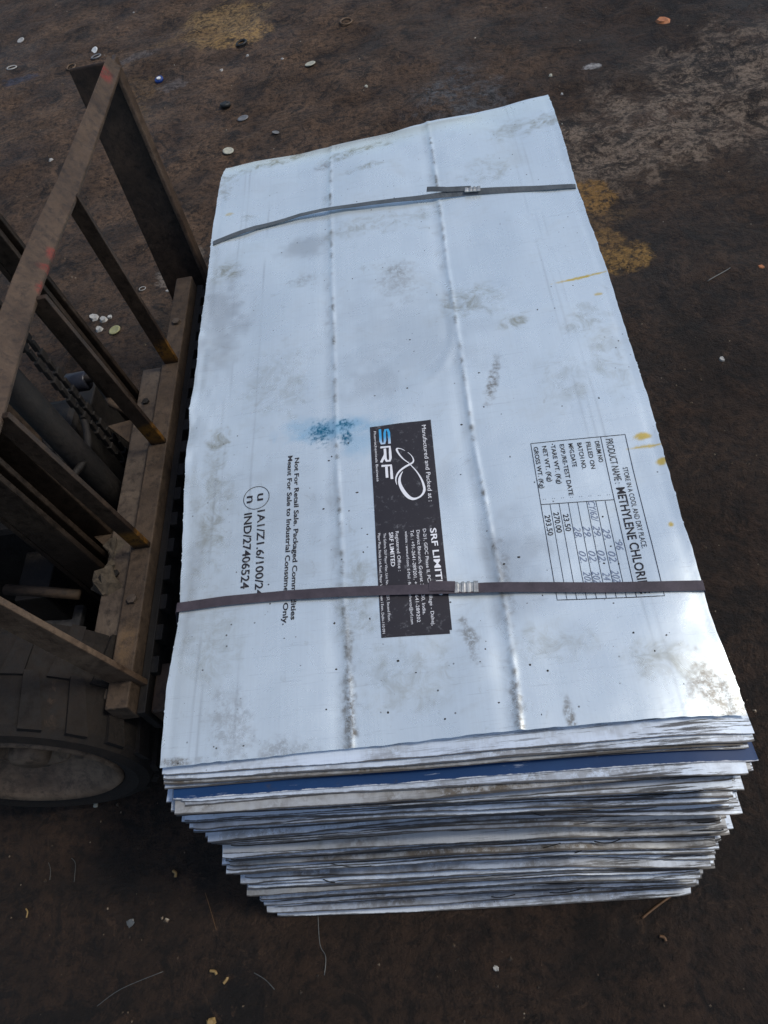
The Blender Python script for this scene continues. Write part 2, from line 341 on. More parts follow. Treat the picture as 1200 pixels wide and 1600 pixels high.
def mat_blue():
    m = Mat('blue_painted_sheet')
    col = m.mix(m.ramp(m.noise(9, 6, .7), [(0.4, 0), (0.7, .7)]), (0.007, 0.036, 0.115), (0.012, 0.052, 0.15))
    ch = m.ramp(m.noise(26, 5, .7, vec=m.scaled((.5, 4, 1))), [(0.63, 0), (0.66, .9)])
    uv = m.n('ShaderNodeUVMap').outputs[0]; sep = m.n('ShaderNodeSeparateXYZ'); m.link(uv, sep.inputs[0])
    e = m.n('ShaderNodeMapRange'); m.link(m.math('ADD', sep.outputs[1], m.math('MULTIPLY', m.math('SUBTRACT', m.noise(40, 5, .7), .5), .007)), e.inputs[0])
    e.inputs[1].default_value = .0015; e.inputs[2].default_value = .0002; e.inputs[3].default_value = 0; e.inputs[4].default_value = 1
    col = m.mix(m.math('MULTIPLY', ch, .6), col, (.3, .35, .45)); col = m.mix(e.outputs[0], col, (.55, .58, .62))
    col = m.mix(m.ramp(m.noise(20, 7, .8), [(0.60, 0), (0.72, .7)]), col, (.06, .05, .04))
    return m.out(col, .5, 0.0, m.bump(m.noise(14, 4), .1, .004), .3)

def mat_steel(name, base, dusty, worn=None, wamt=0.3, rough=.7, metal=.0, paint=()):
    m = Mat(name)
    n1 = m.noise(9, 8, .72, dist=.4); n2 = m.noise(55, 7, .75)
    col = m.mix(m.ramp(n1, [(0.38, 0), (0.66, 1)]), base, dusty)
    col = m.mix(m.ramp(n2, [(0.36, .7), (0.52, 0)]), col, tuple(c * .35 for c in base))
    if worn: col = m.mix(m.ramp(m.noise(16, 9, .8, dist=.5), [(0.60, 0), (0.70, wamt)]), col, worn)
    for c, r, cc, k in paint:
        b = m.blob(c, r, 0, .55, 30, .3); b = m.math('MULTIPLY', b, m.ramp(m.noise(60, 6, .75), [(0.40, .1), (0.55, 1)]))
        col = m.mix(m.math('MULTIPLY', b, k), col, cc)
    return m.out(col, m.ramp(n2, [(0.3, rough - .15), (0.7, rough + .12)]), metal, m.bump(m.math('ADD', n1, m.math('MULTIPLY', n2, .5)), .5, .006), .4)
def mat_plain(name, c, rough=.6, metal=0.0, var=.35, sc=40):
    m = Mat(name); n = m.noise(sc, 6, .7)
    return m.out(m.mix(m.ramp(n, [(0.35, 0), (0.65, 1)]), tuple(x * (1 - var) for x in c), tuple(min(1, x * (1 + var * .4)) for x in c)), rough, metal, m.bump(n, .3, .003), .4)

# ------------------------------------------------------------------ ground
gn1, gn2, gn3 = PN(.9, 1), PN(.22, 2), PN(.07, 3)
def gz(x, y):
    x = np.asarray(x, float); y = np.asarray(y, float)
    z = .024 * gn1(x, y) + .012 * gn2(x, y) + .007 * gn3(x, y) - .004
    k = np.exp(-(np.maximum(0, np.maximum(-.3 - x, x - 1.0)) ** 2 + np.maximum(0, np.maximum(-.35 - y, y - 1.9)) ** 2) / .09)
    zz = z * (1 - .85 * k) - .006 * k
    inside = (x > -.75) & (x < .97) & (y > -.22) & (y < 1.85)
    return np.where(inside, np.minimum(zz, -.003), zz)
def axis(lo, hi, step, far):
    mid = list(np.arange(lo, hi, step)); out = []; d = step; v = lo
    left = []
    while v > -far: d *= 1.35; v -= d; left.append(v)
    v = hi; d = step; right = [hi]
    while v < far: d *= 1.35; v += d; right.append(v)
    return np.array(left[::-1] + mid + right)
gx = axis(-2.2, 2.4, .022, 90); gy = axis(-.9, 5.4, .022, 90)
X, Y = np.meshgrid(gx, gy); Z = gz(X, Y); far = (np.abs(X) > 6) | (np.abs(Y) > 9); Z[far] = 0
nx, ny = len(gx), len(gy)
me = bpy.data.meshes.new('ground')
I = np.arange(nx * ny).reshape(ny, nx)
q = np.stack([I[:-1, :-1], I[:-1, 1:], I[1:, 1:], I[1:, :-1]], -1).reshape(-1, 4)
me.from_pydata(np.stack([X, Y, Z], -1).reshape(-1, 3).tolist(), [], q.tolist()); me.update()
me.polygons.foreach_set('use_smooth', [True] * len(me.polygons)); me.materials.append(mat_ground())
g = bpy.data.objects.new('ground', me); C.objects.link(g); g['kind'] = 'structure'

# ------------------------------------------------------------------ the stack of sheets
SEAM1 = [(517, 222), (516, 300), (520, 450), (522, 560), (526, 700), (533, 850), (540, 1000), (545, 1100), (547, 1166)]
SEAM2 = [(667, 182), (680, 270), (697, 400), (718, 540), (738, 680), (765, 820), (790, 960), (805, 1060), (812, 1141)]
def seamx(P, y):
    w = sorted([(at(a, b, H).y, at(a, b, H).x) for a, b in P]); return np.interp(y, [q[0] for q in w], [q[1] for q in w])
lx = lambda y: np.interp(y, [0, .132, .264, .429, .56, .76, .99, 1.25, 1.55, 1.72], [0, -.006, -.001, -.012, -.021, -.028, -.028, -.029, -.033, -.023])
rx = lambda y: np.interp(y, [0, .043, .092, .124, .165, .262, .339, .43, .607, .714, .964, 1.30, 1.77], [.890, .890, .888, .884, .882, .885, .885, .889, .896, .897, .901, .896, .906])
tn1, tn2, tn3, tn4 = PN(.30, 21), PN(.11, 22), PN(.045, 23), PN(.013, 24, n=600)
def und(x, y):
    """height of the top sheet above H"""
    x = np.asarray(x, float); y = np.asarray(y, float)
    z = .0075 * tn1(x * 1.6, y * .8) + .0032 * tn2(x, y * .7) + .0007 * tn3(x, y)
    for P, a in ((SEAM1, .0018), (SEAM2, .0023)):
        d = x - seamx(P, y); lum = .75 + .45 * tn3(x * 0 + 1.3, y * 1.4) + .25 * tn4(x * 0 + .7, y)
        z = z + a * lum * np.exp(-(d / .0055) ** 2) - a * .55 * np.exp(-((d + .018) / .014) ** 2) + a * .15 * np.exp(-((d - .03) / .02) ** 2)
    dl = x - lx(y); dr = rx(y) - x
    for d, sgn in ((dl, 1), (dr, 1)):
        e = .55 + .6 * tn3(x * 0 + 3.1 * sgn, y) + .4 * tn4(x * 0 + 2, y)
        z = z + .0005 * e * np.exp(-(d / .005) ** 2) - .0004 * (1 + .7 * tn2(x * 0 + sgn, y)) * np.exp(-((d - .014) / .008) ** 2)
    # crumpled left rim
    k = np.exp(-np.maximum(dl, 0) / .035) * (np.exp(-((y - .78) / .16) ** 2) + .5 * np.exp(-((y - 1.0) / .10) ** 2) + .25)
    z = z + k * (.0045 * tn3(x, y * .6) + .0012 * tn4(x, y * .5))
    # dents: left dark hollow, round stamped arc in the middle, far end bending down
    z = z - .008 * np.exp(-(((x - .06) / .07) ** 2 + ((y - 1.02) / .20) ** 2))
    c = at(632, 520, H); r = np.hypot((x - c.x) / .105, (y - c.y) / .17); ang = np.arctan2(y - c.y, x - c.x)
    z = z + .0022 * np.exp(-((r - 1) / .10) ** 2) * np.clip(np.cos(ang + .2), 0, 1)
    z = z - .030 * np.clip((y - 1.60) / .16, 0, 1) ** 2 * (1 - .6 * np.clip((x - .45) / .4, 0, 1))
    z = z - .010 * np.clip((.86 - np.hypot(0, 0) + (x - .80) * 8 - (y - .0) * 0), 0, 1) * 0
    z = z - .012 * np.clip((x - .80) / .09, 0, 1) ** 2 * np.clip((.30 - y) / .3, 0, 1)
    return z
def attop(px, py):
    z = H
    for _ in range(4):
        p = at(px, py, z); z = H + float(und(p.x, p.y))
    p = at(px, py, z); return p

def sheet_object(name, X, Y, Zt, mat, th=.001, parent=None):
    """closed thin sheet from three (rows, cols) arrays; uv = 0..1 over the sheet"""
    ny, nx = X.shape; n = nx * ny
    org = np.array([float(X.mean()), float(Y.mean()), float(Zt.min() - th)])
    V = np.concatenate([np.stack([X, Y, Zt], -1).reshape(-1, 3), np.stack([X, Y, Zt - th], -1).reshape(-1, 3)]) - org
    I = np.arange(n).reshape(ny, nx)
    q = np.stack([I[:-1, :-1], I[:-1, 1:], I[1:, 1:], I[1:, :-1]], -1).reshape(-1, 4)
    rim = list(I[0, :]) + list(I[1:, -1]) + list(I[-1, :-1][::-1]) + list(I[1:-1, 0][::-1])
    rim = np.array(rim); m_ = len(rim); V = np.concatenate([V, V[rim], V[rim + n]]); ra = np.arange(m_) + 2 * n; r2 = np.roll(ra, -1)
    side = np.stack([ra, ra + m_, r2 + m_, r2], -1); src = np.concatenate([np.arange(2 * n), rim, rim])
    Fc = np.concatenate([q, q[:, ::-1] + n, side])
    me = bpy.data.meshes.new(name); me.from_pydata(V.tolist(), [], Fc.tolist())
    sm = np.ones(len(Fc), bool); sm[2 * len(q):] = False; me.polygons.foreach_set('use_smooth', sm)
    me.update()
    li = np.zeros(len(me.loops), int); me.loops.foreach_get('vertex_index', li)
    U = np.tile(np.linspace(0, 1, nx), (ny, 1)).reshape(-1); Yr = (Y - Y.min(axis=0, keepdims=True)).reshape(-1)
    uvl = me.uv_layers.new(name='UVMap'); li = src[li] % n; uvs = np.stack([U[li], Yr[li]], -1); uvl.data.foreach_set('uv', uvs.reshape(-1))
    me.materials.append(mat)
    o = bpy.data.objects.new(name, me); C.objects.link(o); o.location = Vector(org.tolist()); return o

# corner tables: where the near left and near right corner of each sheet lies (metres), by height
def corner(tab, z):
    zs = [t[0] for t in tab][::-1]
    return np.interp(z, zs, [t[1] for t in tab][::-1]), np.interp(z, zs, [t[2] for t in tab][::-1])
Lp = [(273, 1259), (284, 1276), (298, 1288), (319, 1305), (344, 1334), (349, 1359), (369, 1367), (394, 1397), (407, 1413), (438, 1430)]
Rp = [(1171, 1202), (1152, 1226), (1149, 1259), (1135, 1276), (1127, 1311), (1115, 1347), (1098, 1363), (1090, 1380), (1071, 1393)]
PITCH_TOP = .006; ZB = H - 5 * PITCH_TOP; LOW = ZB - .006
def table(P):
    out = []
    for i, u in enumerate(P):
        z = LOW * (1 - i / (len(P) - 1)) + .001; a = at(*u, z); out.append((z, a.x, a.y))
    return out
LT, RT = table(Lp), table(Rp)
NLOW = 98
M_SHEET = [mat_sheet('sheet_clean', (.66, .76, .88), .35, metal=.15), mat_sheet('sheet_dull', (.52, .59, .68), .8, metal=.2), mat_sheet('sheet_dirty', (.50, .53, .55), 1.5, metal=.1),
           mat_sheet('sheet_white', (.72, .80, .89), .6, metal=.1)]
NU, = (230,)
v_rows = np.concatenate([np.linspace(0, .10, 9), np.linspace(.17, 1, 8)])
u_cols = np.linspace(0, 1, NU)
nv = len(v_rows)
# shared gap fields, so no two sheets cross
gaps = []
tot = NLOW + 6
GXN, GYN = 72, 260; ggx = np.linspace(-.08, .98, GXN); ggy = np.linspace(-.20, 1.80, GYN); vy = np.linspace(0, 1.75, GYN); ux = np.linspace(0, .89, GXN)
for k in range(tot):
    r = np.random.RandomState(100 + k)
    gA = gsample(r.uniform(-1, 1, (8, 10)), vy / 1.75 * 4, ux / .89 * 2.4)
    gB = gsample(r.uniform(-1, 1, (10, 22)), vy / 1.75 * 6, ux / .89 * 18)
    am = min(r.exponential(.8), 2.5) + (3.2 if r.rand() < .14 else 0); f = .33 + am * np.clip(.25 + 1.3 * gA + .12 * gB, 0, 3) ** 1.3
    if k >= NLOW: f = .8 + .25 * gA
    gaps.append(f)
gaps = np.array(gaps); cum = np.cumsum(gaps, 0)
n_lab = []
uni = {}
for k in range(tot):                        # k = 0 on the ground ... tot-1 = top sheet
    if k == tot - 1: continue
    low = k < NLOW
    X0, Y0 = np.meshgrid(u_cols, v_rows)
    rk = np.random.RandomState(500 + k)
    if low:
        zc = (k + .5) / NLOW * LOW
        (ax, ay), (bx, by) = corner(LT, zc), corner(RT, zc)
        cl = np.random.RandomState(900 + k // 4).normal(0, .004, 4)
        # a few sheets lie back, most are near the front line
        jy = abs(rk.normal(0, .010)) if rk.rand() < .55 and k < NLOW - 3 else rk.uniform(-.004, .001)
        ax += rk.normal(0, .005) + cl[0]; bx += rk.normal(0, .006) + cl[1]
        ay += jy + rk.normal(0, .0045); by += jy + rk.normal(0, .0055) + cl[3] * .6
        if rk.rand() < .12: bx += .012; 
        if rk.rand() < .12: ax += .012
    else:
        j = tot - 1 - k                      # 1..5 below the top
        P = {1: ((249, 1210), (1185, 1140)), 2: ((252, 1219), (1186, 1154)), 3: ((253, 1226), (1166, 1160)), 4: ((254, 1232), (1176, 1166)), 5: ((268, 1249), (1191, 1184))}[j]
        a = at(*P[0], H - j * PITCH_TOP); b = at(*P[1], H - j * PITCH_TOP); ax, ay, bx, by = a.x, a.y, b.x, b.y
    L = 1.745 + rk.normal(0, .008)
    # near edge: straight run plus its own slight bow and nicks
    bow = rk.normal(0, .003)
    en = gsample(rk.uniform(-1, 1, (4, 14)), np.array([0.]), u_cols * 3)[0] * .0016 + gsample(rk.uniform(-1, 1, (4, 114)), np.array([0.]), u_cols * 110)[0] * .00025
    ynear = ay + (by - ay) * u_cols + bow * np.sin(np.pi * u_cols) + (en if low else en * .5)
    ca, cb = rk.uniform(.0, .003), rk.uniform(.0, .004)   # clipped, bent corners
    ynear = ynear + ca * np.exp(-u_cols / .012) + cb * np.exp(-(1 - u_cols) / .015)
    skew = rk.normal(0, .004)
    s = v_rows[:, None]
    wl = gsample(rk.uniform(-1, 1, (12, 4)), v_rows * 8, np.array([0.]))[:, 0] * .002
    yy_ = L * s + .0 * X0
    xl_ = lx(yy_) + ax * np.exp(-yy_ / .3) + .004 * (1 - np.exp(-yy_ / .2)); xr_ = rx(yy_) + (bx - .89) * np.exp(-yy_ / .16) - .004 * (1 - np.exp(-yy_ / .2))
    Xs = xl_ + (xr_ - xl_) * X0 + wl[:, None] * .5 * np.clip(1 - s * 3, 0, 1)
    # lower sheets run back under the ones above: far end pulled to the top sheet's far end
    Ys = ynear[None, :] + L * s
    if low: G = cum[k] / cum[NLOW - 1] * LOW
    else: G = LOW + (cum[k] - cum[NLOW - 1]) / (cum[-1] - cum[NLOW - 1]) * (H - LOW - .0035)
    fx = np.clip((Xs - ggx[0]) / (ggx[1] - ggx[0]), 0, GXN - 1.001); fy = np.clip((Ys - ggy[0]) / (ggy[1] - ggy[0]), 0, GYN - 1.001)
    xi, yi = fx.astype(int), fy.astype(int); fx -= xi; fy -= yi
    base = (G[yi, xi] * (1 - fx) + G[yi, xi + 1] * fx) * (1 - fy) + (G[yi + 1, xi] * (1 - fx) + G[yi + 1, xi + 1] * fx) * fy
    fade = np.clip((k / tot - .55) / .45, 0, 1)
    smooth_u = .0065 * tn1(Xs * 1.6, Ys * .8) - .030 * np.clip((Ys - 1.60) / .16, 0, 1) ** 2 * (1 - .6 * np.clip((Xs - .45) / .4, 0, 1)) - .012 * np.clip((Xs - .80) / .09, 0, 1) ** 2 * np.clip((.30 - Ys) / .3, 0, 1)
    Zs = base + smooth_u * fade + .0015 - (.006 if k >= NLOW else 0) * fade * 0
    if low: Zs = Zs - .004 * fade
    else: Zs = Zs - .0045
    Zs = np.maximum(Zs, .0015)
    blue = (k == tot - 6)
    if blue: mt = MB_BLUE = mat_blue()
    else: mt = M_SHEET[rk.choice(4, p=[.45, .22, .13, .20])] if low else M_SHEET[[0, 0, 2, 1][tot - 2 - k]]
    if blue: name, lab, cat = 'steel_sheet', 'deep blue painted steel sheet jutting out near the top of the stack', 'steel sheet'
    elif not low:
        name = 'steel_sheet'; cat = 'steel sheet'
        lab = {1: 'silver-white steel sheet directly under the printed top sheet of the stack', 2: 'silver-white steel sheet second below the printed top sheet', 3: 'grimy brown-smeared steel sheet third below the printed top sheet', 4: 'thin dull steel sheet lying directly on the blue painted sheet'}[j]
    else:
        name = 'steel_sheet'; cat = 'steel sheet'
        q = NLOW - k                        # 1 = directly below blue
        if q == 1: lab = 'silver-white steel sheet lying directly under the deep blue one'
        elif q == 2: lab = 'silver-white steel sheet second below the deep blue one'
        elif q == 3: lab = 'silver-white steel sheet third below the deep blue one'
        elif k == 0: lab = 'lowest steel sheet of the stack, lying on the bare ground'
        elif k == 1: lab = 'steel sheet second from the ground at the bottom of the stack'
        elif k == 2: lab = 'steel sheet third from the ground at the bottom of the stack'
        else: lab = 'one of many silvery steel sheets packed in the stack between blue sheet and ground'
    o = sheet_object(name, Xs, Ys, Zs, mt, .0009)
    tag(o, lab, cat, 'flattened steel drum sheets stacked on the ground')

# printed top sheet
NXt, NYt = 420, 560
Ut, Vt = np.meshgrid(np.linspace(0, 1, NXt), np.linspace(0, 1, NYt))
ybot = np.interp(Ut, [0, .34, .55, 1], [.003, .006, .005, -.004]); ytop = np.interp(Ut, [0, .33, .63, 1], [1.716, 1.744, 1.768, 1.768])
Yt = ybot + (ytop - ybot) * Vt
el = .0012 * tn3(Yt * 0 + .4, Yt * 1.7) + .0009 * tn4(Yt * 0 + 1.4, Yt); er = .0010 * tn3(Yt * 0 + 2.4, Yt * 1.7) + .0008 * tn4(Yt * 0 + 2.9, Yt)
el = el * .7 - .0015 * (np.random.RandomState(3).rand(NYt) > .95)[:, None]; er = er * .7 + .0012 * (np.random.RandomState(4).rand(NYt) > .95)[:, None]
Xl = lx(Yt) + el; Xr = rx(Yt) + er
Xt = Xl + (Xr - Xl) * Ut
Yt = Yt + .0010 * tn4(Xt, Yt * 0 + .2) * ((1 - Vt) ** 30)
Zt = H + und(Xt, Yt)
# far edge hem seen end-on: keep it on the picture's outline by letting it bend down only slightly
top = sheet_object('steel_sheet', Xt, Yt, Zt, mat_top(), .0011)
mk = stain_masks(Xt, Yt)
for i, trio in enumerate(CHAN):
    ca_ = top.data.color_attributes.new('stain_%d' % i, 'FLOAT_COLOR', 'POINT'); A = np.zeros((len(top.data.vertices), 4)); A[:, 3] = 1
    for c_, ch in enumerate(trio):
        if ch: A[:Xt.size, c_] = mk[ch].reshape(-1)
    ca_.data.foreach_set('color', A.reshape(-1))
tag(top, 'topmost silver steel sheet, printed with a black label and a boxed table', 'steel sheet', 'flattened steel drum sheets stacked on the ground')

# loose black slivers of cut edge trailing over the near face
M_SLV = mat_plain('black_sliver', (.012, .011, .010), .6, .2, .3, 80)
qs = random.Random(12)
for i in range(22):
    z0 = qs.uniform(.05, .49); u0 = qs.choice([qs.uniform(.1, .9), qs.uniform(.6, .97)]); ln = qs.uniform(.03, .13); dz = qs.uniform(-.012, .020); P = []
    for t in np.linspace(0, 1, 7):
        z = z0 + dz * t + .004 * math.sin(t * 3 + i); u = min(.995, u0 + ln * t)
        (ax, ay), (bx, by) = corner(LT, z), corner(RT, z)
        P.append((float(ax + (bx - ax) * u), float(ay + (by - ay) * u) - .0055 - .003 * math.sin(t * math.pi), z))
    Q, _ = smooth_path_early(P); m = MB(); m.tube(Q, qs.uniform(.0005, .0011), 5); o = m.build('metal_sliver', M_SLV, None, True)
    tag(o, 'one of the thin black metal slivers trailing along the near face of the stack', 'sliver', 'black slivers on the near face of the stack')

# ------------------------------------------------------------------ printing on the top sheet
def drape(pts2, lift):  # list of (x, y) -> world points on the sheet
    a = np.array(pts2); z = H + und(a[:, 0], a[:, 1]) + lift
    return [Vector((p[0], p[1], q)) for p, q in zip(pts2, z)]
class Print:
    def __init__(s, lift): s.V = []; s.F = []; s.lift = lift
    def text(s, string, p0, p1, h, bold=0.0, shear=0.0, world=False, width=None):
        """string from p0 towards p1 (picture points on the sheet) with capitals h picture pixels tall, reading towards the viewer"""
        if world: a, b = Vector(p0).to_2d(), Vector(p1).to_2d(); hh = h
        else:
            A, B = attop(*p0), attop(*p1); a, b = A.to_2d(), B.to_2d(); q = attop(p0[0] + h, p0[1] - h * .08); hh = (q.to_2d() - a).length
        cu = bpy.data.curves.new('t', 'FONT'); cu.body = string; cu.size = 1; cu.offset = bold; cu.shear = shear; cu.resolution_u = 3
        to = bpy.data.objects.new('t', cu); C.objects.link(to)
        dg = bpy.context.evaluated_depsgraph_get(); dg.update(); me = bpy.data.meshes.new_from_object(to.evaluated_get(dg))
        if len(me.vertices) == 0: bpy.data.objects.remove(to); return
        co = np.array([v.co[:2] for v in me.vertices]); x0, x1 = co[:, 0].min(), co[:, 0].max(); cap = .70
        L = (b - a).length if width is None else width
        d = (b - a).normalized(); up = Vector((-d.y, d.x))
        if up.x < 0: up = -up
        sx = L / (x1 - x0); sy = hh / cap
        pts = [(a.x + d.x * (c[0] - x0) * sx + up.x * c[1] * sy, a.y + d.y * (c[0] - x0) * sx + up.y * c[1] * sy) for c in co]
        n = len(s.V); s.V += drape(pts, s.lift)
        for p in me.polygons:
            f = [v + n for v in p.vertices]
            nrm = (s.V[f[1]] - s.V[f[0]]).cross(s.V[f[2]] - s.V[f[1]])
            s.F.append(f[::-1] if nrm.z < 0 else f)
        bpy.data.objects.remove(to); bpy.data.curves.remove(cu); bpy.data.meshes.remove(me)
    def stroke(s, pts, wid, world=False, closed=False):
        """thin printed line through points; wid in metres, number or list"""
        P = [Vector(p).to_2d() if world else attop(*p).to_2d() for p in pts]
        out = []; ws = []
        W = wid if isinstance(wid, (list, tuple)) else [wid] * len(P)
        for i in range(len(P) - 1):
            m = max(1, int((P[i + 1] - P[i]).length / .012))
            for k in range(m): out.append(P[i].lerp(P[i + 1], k / m)); ws.append(W[i] + (W[i + 1] - W[i]) * k / m)
        out.append(P[-1]); ws.append(W[-1]); L = []; n = len(out)
        for i, p in enumerate(out):
            t = (out[min(i + 1, n - 1)] - out[max(i - 1, 0)]).normalized()
            if closed and i in (0, n - 1): t = (out[1] - out[-2]).normalized()
            q = Vector((-t.y, t.x)) * ws[i] / 2; L += [(p.x + q.x, p.y + q.y), (p.x - q.x, p.y - q.y)]
        b = len(s.V); s.V += drape(L, s.lift)
        for i in range(n - 1): s.F.append([b + 2 * i, b + 2 * i + 1, b + 2 * i + 3, b + 2 * i + 2])
    def build(s, name, mat, parent): return mesh_obj(name, s.V, s.F, mat, parent)

def ink(name, c, wear=.5, rough=.6):
    m = Mat(name); n = m.noise(300, 4, .7); k = m.ramp(m.noise(70, 6, .8), [(0.57, 0), (0.66, wear)])
    return m.out(m.mix(k, c, (.40, .42, .45)), rough, 0, None, .3)
M_BLACK = ink('black_ink', (.022, .022, .028), .6); M_LABEL = ink('black_label', (.030, .028, .034), .25, .5); M_WHITE = ink('white_ink', (.78, .80, .84), 0); M_HAND = ink('marker_ink', (.19, .23, .33), .8)

# black label: a draped grid between its four corners
q4 = [attop(578, 668), attop(673, 656), attop(707, 990), attop(596, 997)]
V, Fc = [], []; na, nb = 30, 70
for j in range(nb + 1):
    for i in range(na + 1):
        p = (q4[0].lerp(q4[1], i / na)).lerp(q4[3].lerp(q4[2], i / na), j / nb); V.append((p.x, p.y))
V = drape(V, .0007)
for j in range(nb):
    for i in range(na):
        a = j * (na + 1) + i
        if (i > na - 2 and j > nb - 2): continue       # chipped corner
        Fc.append((a, a + na + 1, a + na + 2, a + 1))
label = mesh_obj('printed_label', V, Fc, M_LABEL, top, True); label['label'] = 'black rectangular label panel with white lettering'
W = Print(.0012)
W.text('Manufactured and Packed at :', (659, 665), (670, 784), 6.4)
W.text('Fluorochemicals Business', (584, 675), (589, 753), 3.6)
W.text('SRF LIMITED', (672, 826), (684.5, 931), 9.5, .018)
W.text('D-2/1, GIDC Phase II, PCPIR, Village - Dahej,', (660.7, 827), (675, 978), 5)
W.text('District Bharuch, Gujarat 392130, India.', (650.7, 829), (661, 961), 5)
W.text('Tel. : +91-2641-289201, +91-2641-289202', (641.3, 829), (652, 973), 5)
W.text('website : www.srf.com  E-Mail : fluorosolvents@srf.com', (632.7, 830.7), (642.5, 976), 4.2)
W.text('Registered Office :', (618, 831), (622.7, 893), 5)
W.text('SRF LIMITED', (608, 832.7), (611.3, 886), 6.2, .01)
W.text('The Galleria, DLF Mayur Vihar, Unit No. 236 & 237, Second Floor,', (599.3, 834), (606.7, 972), 3.8)
W.text('Mayur Place, Noida Link Road, Mayur Vihar Phase I Extn, Delhi-110 091', (590.7, 834), (598, 990.7), 3.8)
# wide block letters of the company mark, drawn as strokes
A0, A1, A2 = attop(592.8, 671.5).to_2d(), attop(597.5, 750).to_2d(), attop(608, 670).to_2d()
dx = A1 - A0; ux_ = A2 - A0
def LP(s, t): p = A0 + dx * s + ux_ * t; return (p.x, p.y, 0)
bw = .0050
W2 = Print(.0012)
W2.stroke([LP(.31, .95), LP(.08, .95), LP(.02, .85), LP(.02, .62), LP(.08, .52), LP(.24, .50), LP(.295, .42), LP(.295, .16), LP(.24, .06), LP(.0, .06)], bw, True)
W2.stroke([LP(.37, .0), LP(.37, .94), LP(.60, .94), LP(.65, .84), LP(.65, .55), LP(.60, .44), LP(.40, .44)], bw, True); W2.stroke([LP(.52, .44), LP(.67, .0)], bw, True)
W2.stroke([LP(1.0, .94), LP(.74, .94), LP(.74, .0)], bw, True); W2.stroke([LP(.76, .48), LP(.97, .48)], bw, True)
Z6 = lambda x, y: (560 + x / 7.5, 650 + y / 7.5)
loopA = [(545, 410), (500, 388), (455, 385), (452, 405), (480, 455), (530, 510), (585, 550), (620, 585), (680, 650), (735, 735), (768, 820), (772, 880), (745, 930), (700, 962), (640, 975), (580, 945), (520, 870), (485, 790), (487, 720), (520, 655)]
wA = [1, 1.5, 3, 4, 3.2, 2.4, 1.8, 1.8, 2.2, 3.2, 4.5, 4.8, 3.8, 3.5, 6.0, 7.2, 7.0, 5.6, 4, 1]
loopB = [(580, 430), (620, 465), (645, 510), (640, 545), (600, 572), (540, 605), (480, 655), (447, 710), (440, 760), (452, 810)]
wB = [.8, 1.4, 2.2, 3.4, 4.4, 4.4, 4.0, 3.2, 2.2, .8]
def smooth_path(P, Wd, k=4):
    out = []; ww = []; n = len(P)
    for i in range(n - 1):
        p0, p1, p2, p3 = [np.array(P[min(max(i + j, 0), n - 1)], float) for j in (-1, 0, 1, 2)]
        for t in np.arange(0, 1, 1 / k):
            out.append(tuple(.5 * ((2 * p1) + (-p0 + p2) * t + (2 * p0 - 5 * p1 + 4 * p2 - p3) * t * t + (-p0 + 3 * p1 - 3 * p2 + p3) * t ** 3))); ww.append(Wd[i] + (Wd[i + 1] - Wd[i]) * t)
    return out + [P[-1]], ww + [Wd[-1]]
for P, Wd in ((loopA, wA), (loopB, wB)):
    a, b = smooth_path(P, Wd); W2.stroke([Z6(*q) for q in a], [x * .00098 for x in b])
W.build('white_lettering', M_WHITE, label)
mw = Mat('mark_ink'); a = attop(600, 674); bl = mw.blob((a.x, a.y), (.03, .030), 0, .2, 30, .5)
W2.build('company_mark', mw.out(mw.mix(bl, (.78, .80, .84), (.05, .36, .68)), .5), label)

B = Print(.0007)
B.text('Not For Retail Sale. Packaged Commodities', (461, 716), (454.5, 969), 6.8, .022)
B.text('Meant For Sale to Industrial Consumers Only.', (450.5, 713), (441.7, 977), 6.8, .022)
B.text('1A1/Z1.6/100/24', (402.7, 798), (398, 933), 11.5, .016)
B.text('IND/27406524', (382, 803), (376, 921), 12, .016)
B.text('u', (402.5, 772), (402.2, 783), 13.5, .01); B.text('n', (386, 776), (385.7, 787), 13.5, .01)
c = attop(400.7, 778); ex = (attop(420.5, 777) - c).length
B.stroke([(c.x + ex * math.cos(t), c.y + ex * math.sin(t) * 1.0, 0) for t in np.linspace(0, 2 * math.pi, 41)], .0013, True, True)
B.build('black_lettering', M_BLACK, top)
B = Print(.0007)
T4 = [attop(829.3, 693.3).to_2d(), attop(976.7, 679).to_2d(), attop(1038.3, 931).to_2d(), attop(870.7, 937.7).to_2d()]
def TB(a, b): p = T4[0].lerp(T4[1], a).lerp(T4[3].lerp(T4[2], a), b); return (p.x, p.y, 0)
lw = .0012
B.stroke([TB(0, 0), TB(1, 0), TB(1, 1), TB(0, 1), TB(0, 0)], lw, True)
DV = .744; B.stroke([TB(DV, 0), TB(DV, 1)], lw, True); ML = .42
B.stroke([TB(0, ML), TB(DV, ML)], lw, True)
for i in range(1, 8): B.stroke([TB(DV * i / 8, ML), TB(DV * i / 8, 1)], lw * .8, True)
Th = (Vector(TB(1, 0)) - Vector(TB(0, 0))).length
rows = ['DRUM NO', 'FILLED ON', 'BATCH NO.', 'MFG.DATE', 'EXP./RE-TEST DATE', 'TARE WT. (Kg)', 'NET WT. (Kg)', 'GROSS WT. (Kg)']
LL = (Vector(TB(0, 1)) - Vector(TB(0, 0))).length
for i, r in enumerate(rows):
    a = DV * (7 - i) / 8 + .022
    B.text(r, TB(a, .028), TB(a, .9), Th * .046, .012, 0, True, LL * .0205 * len(r)); B.text(':', TB(a + .01, ML - .035), TB(a + .01, ML), Th * .04, .0, 0, True, LL * .004)
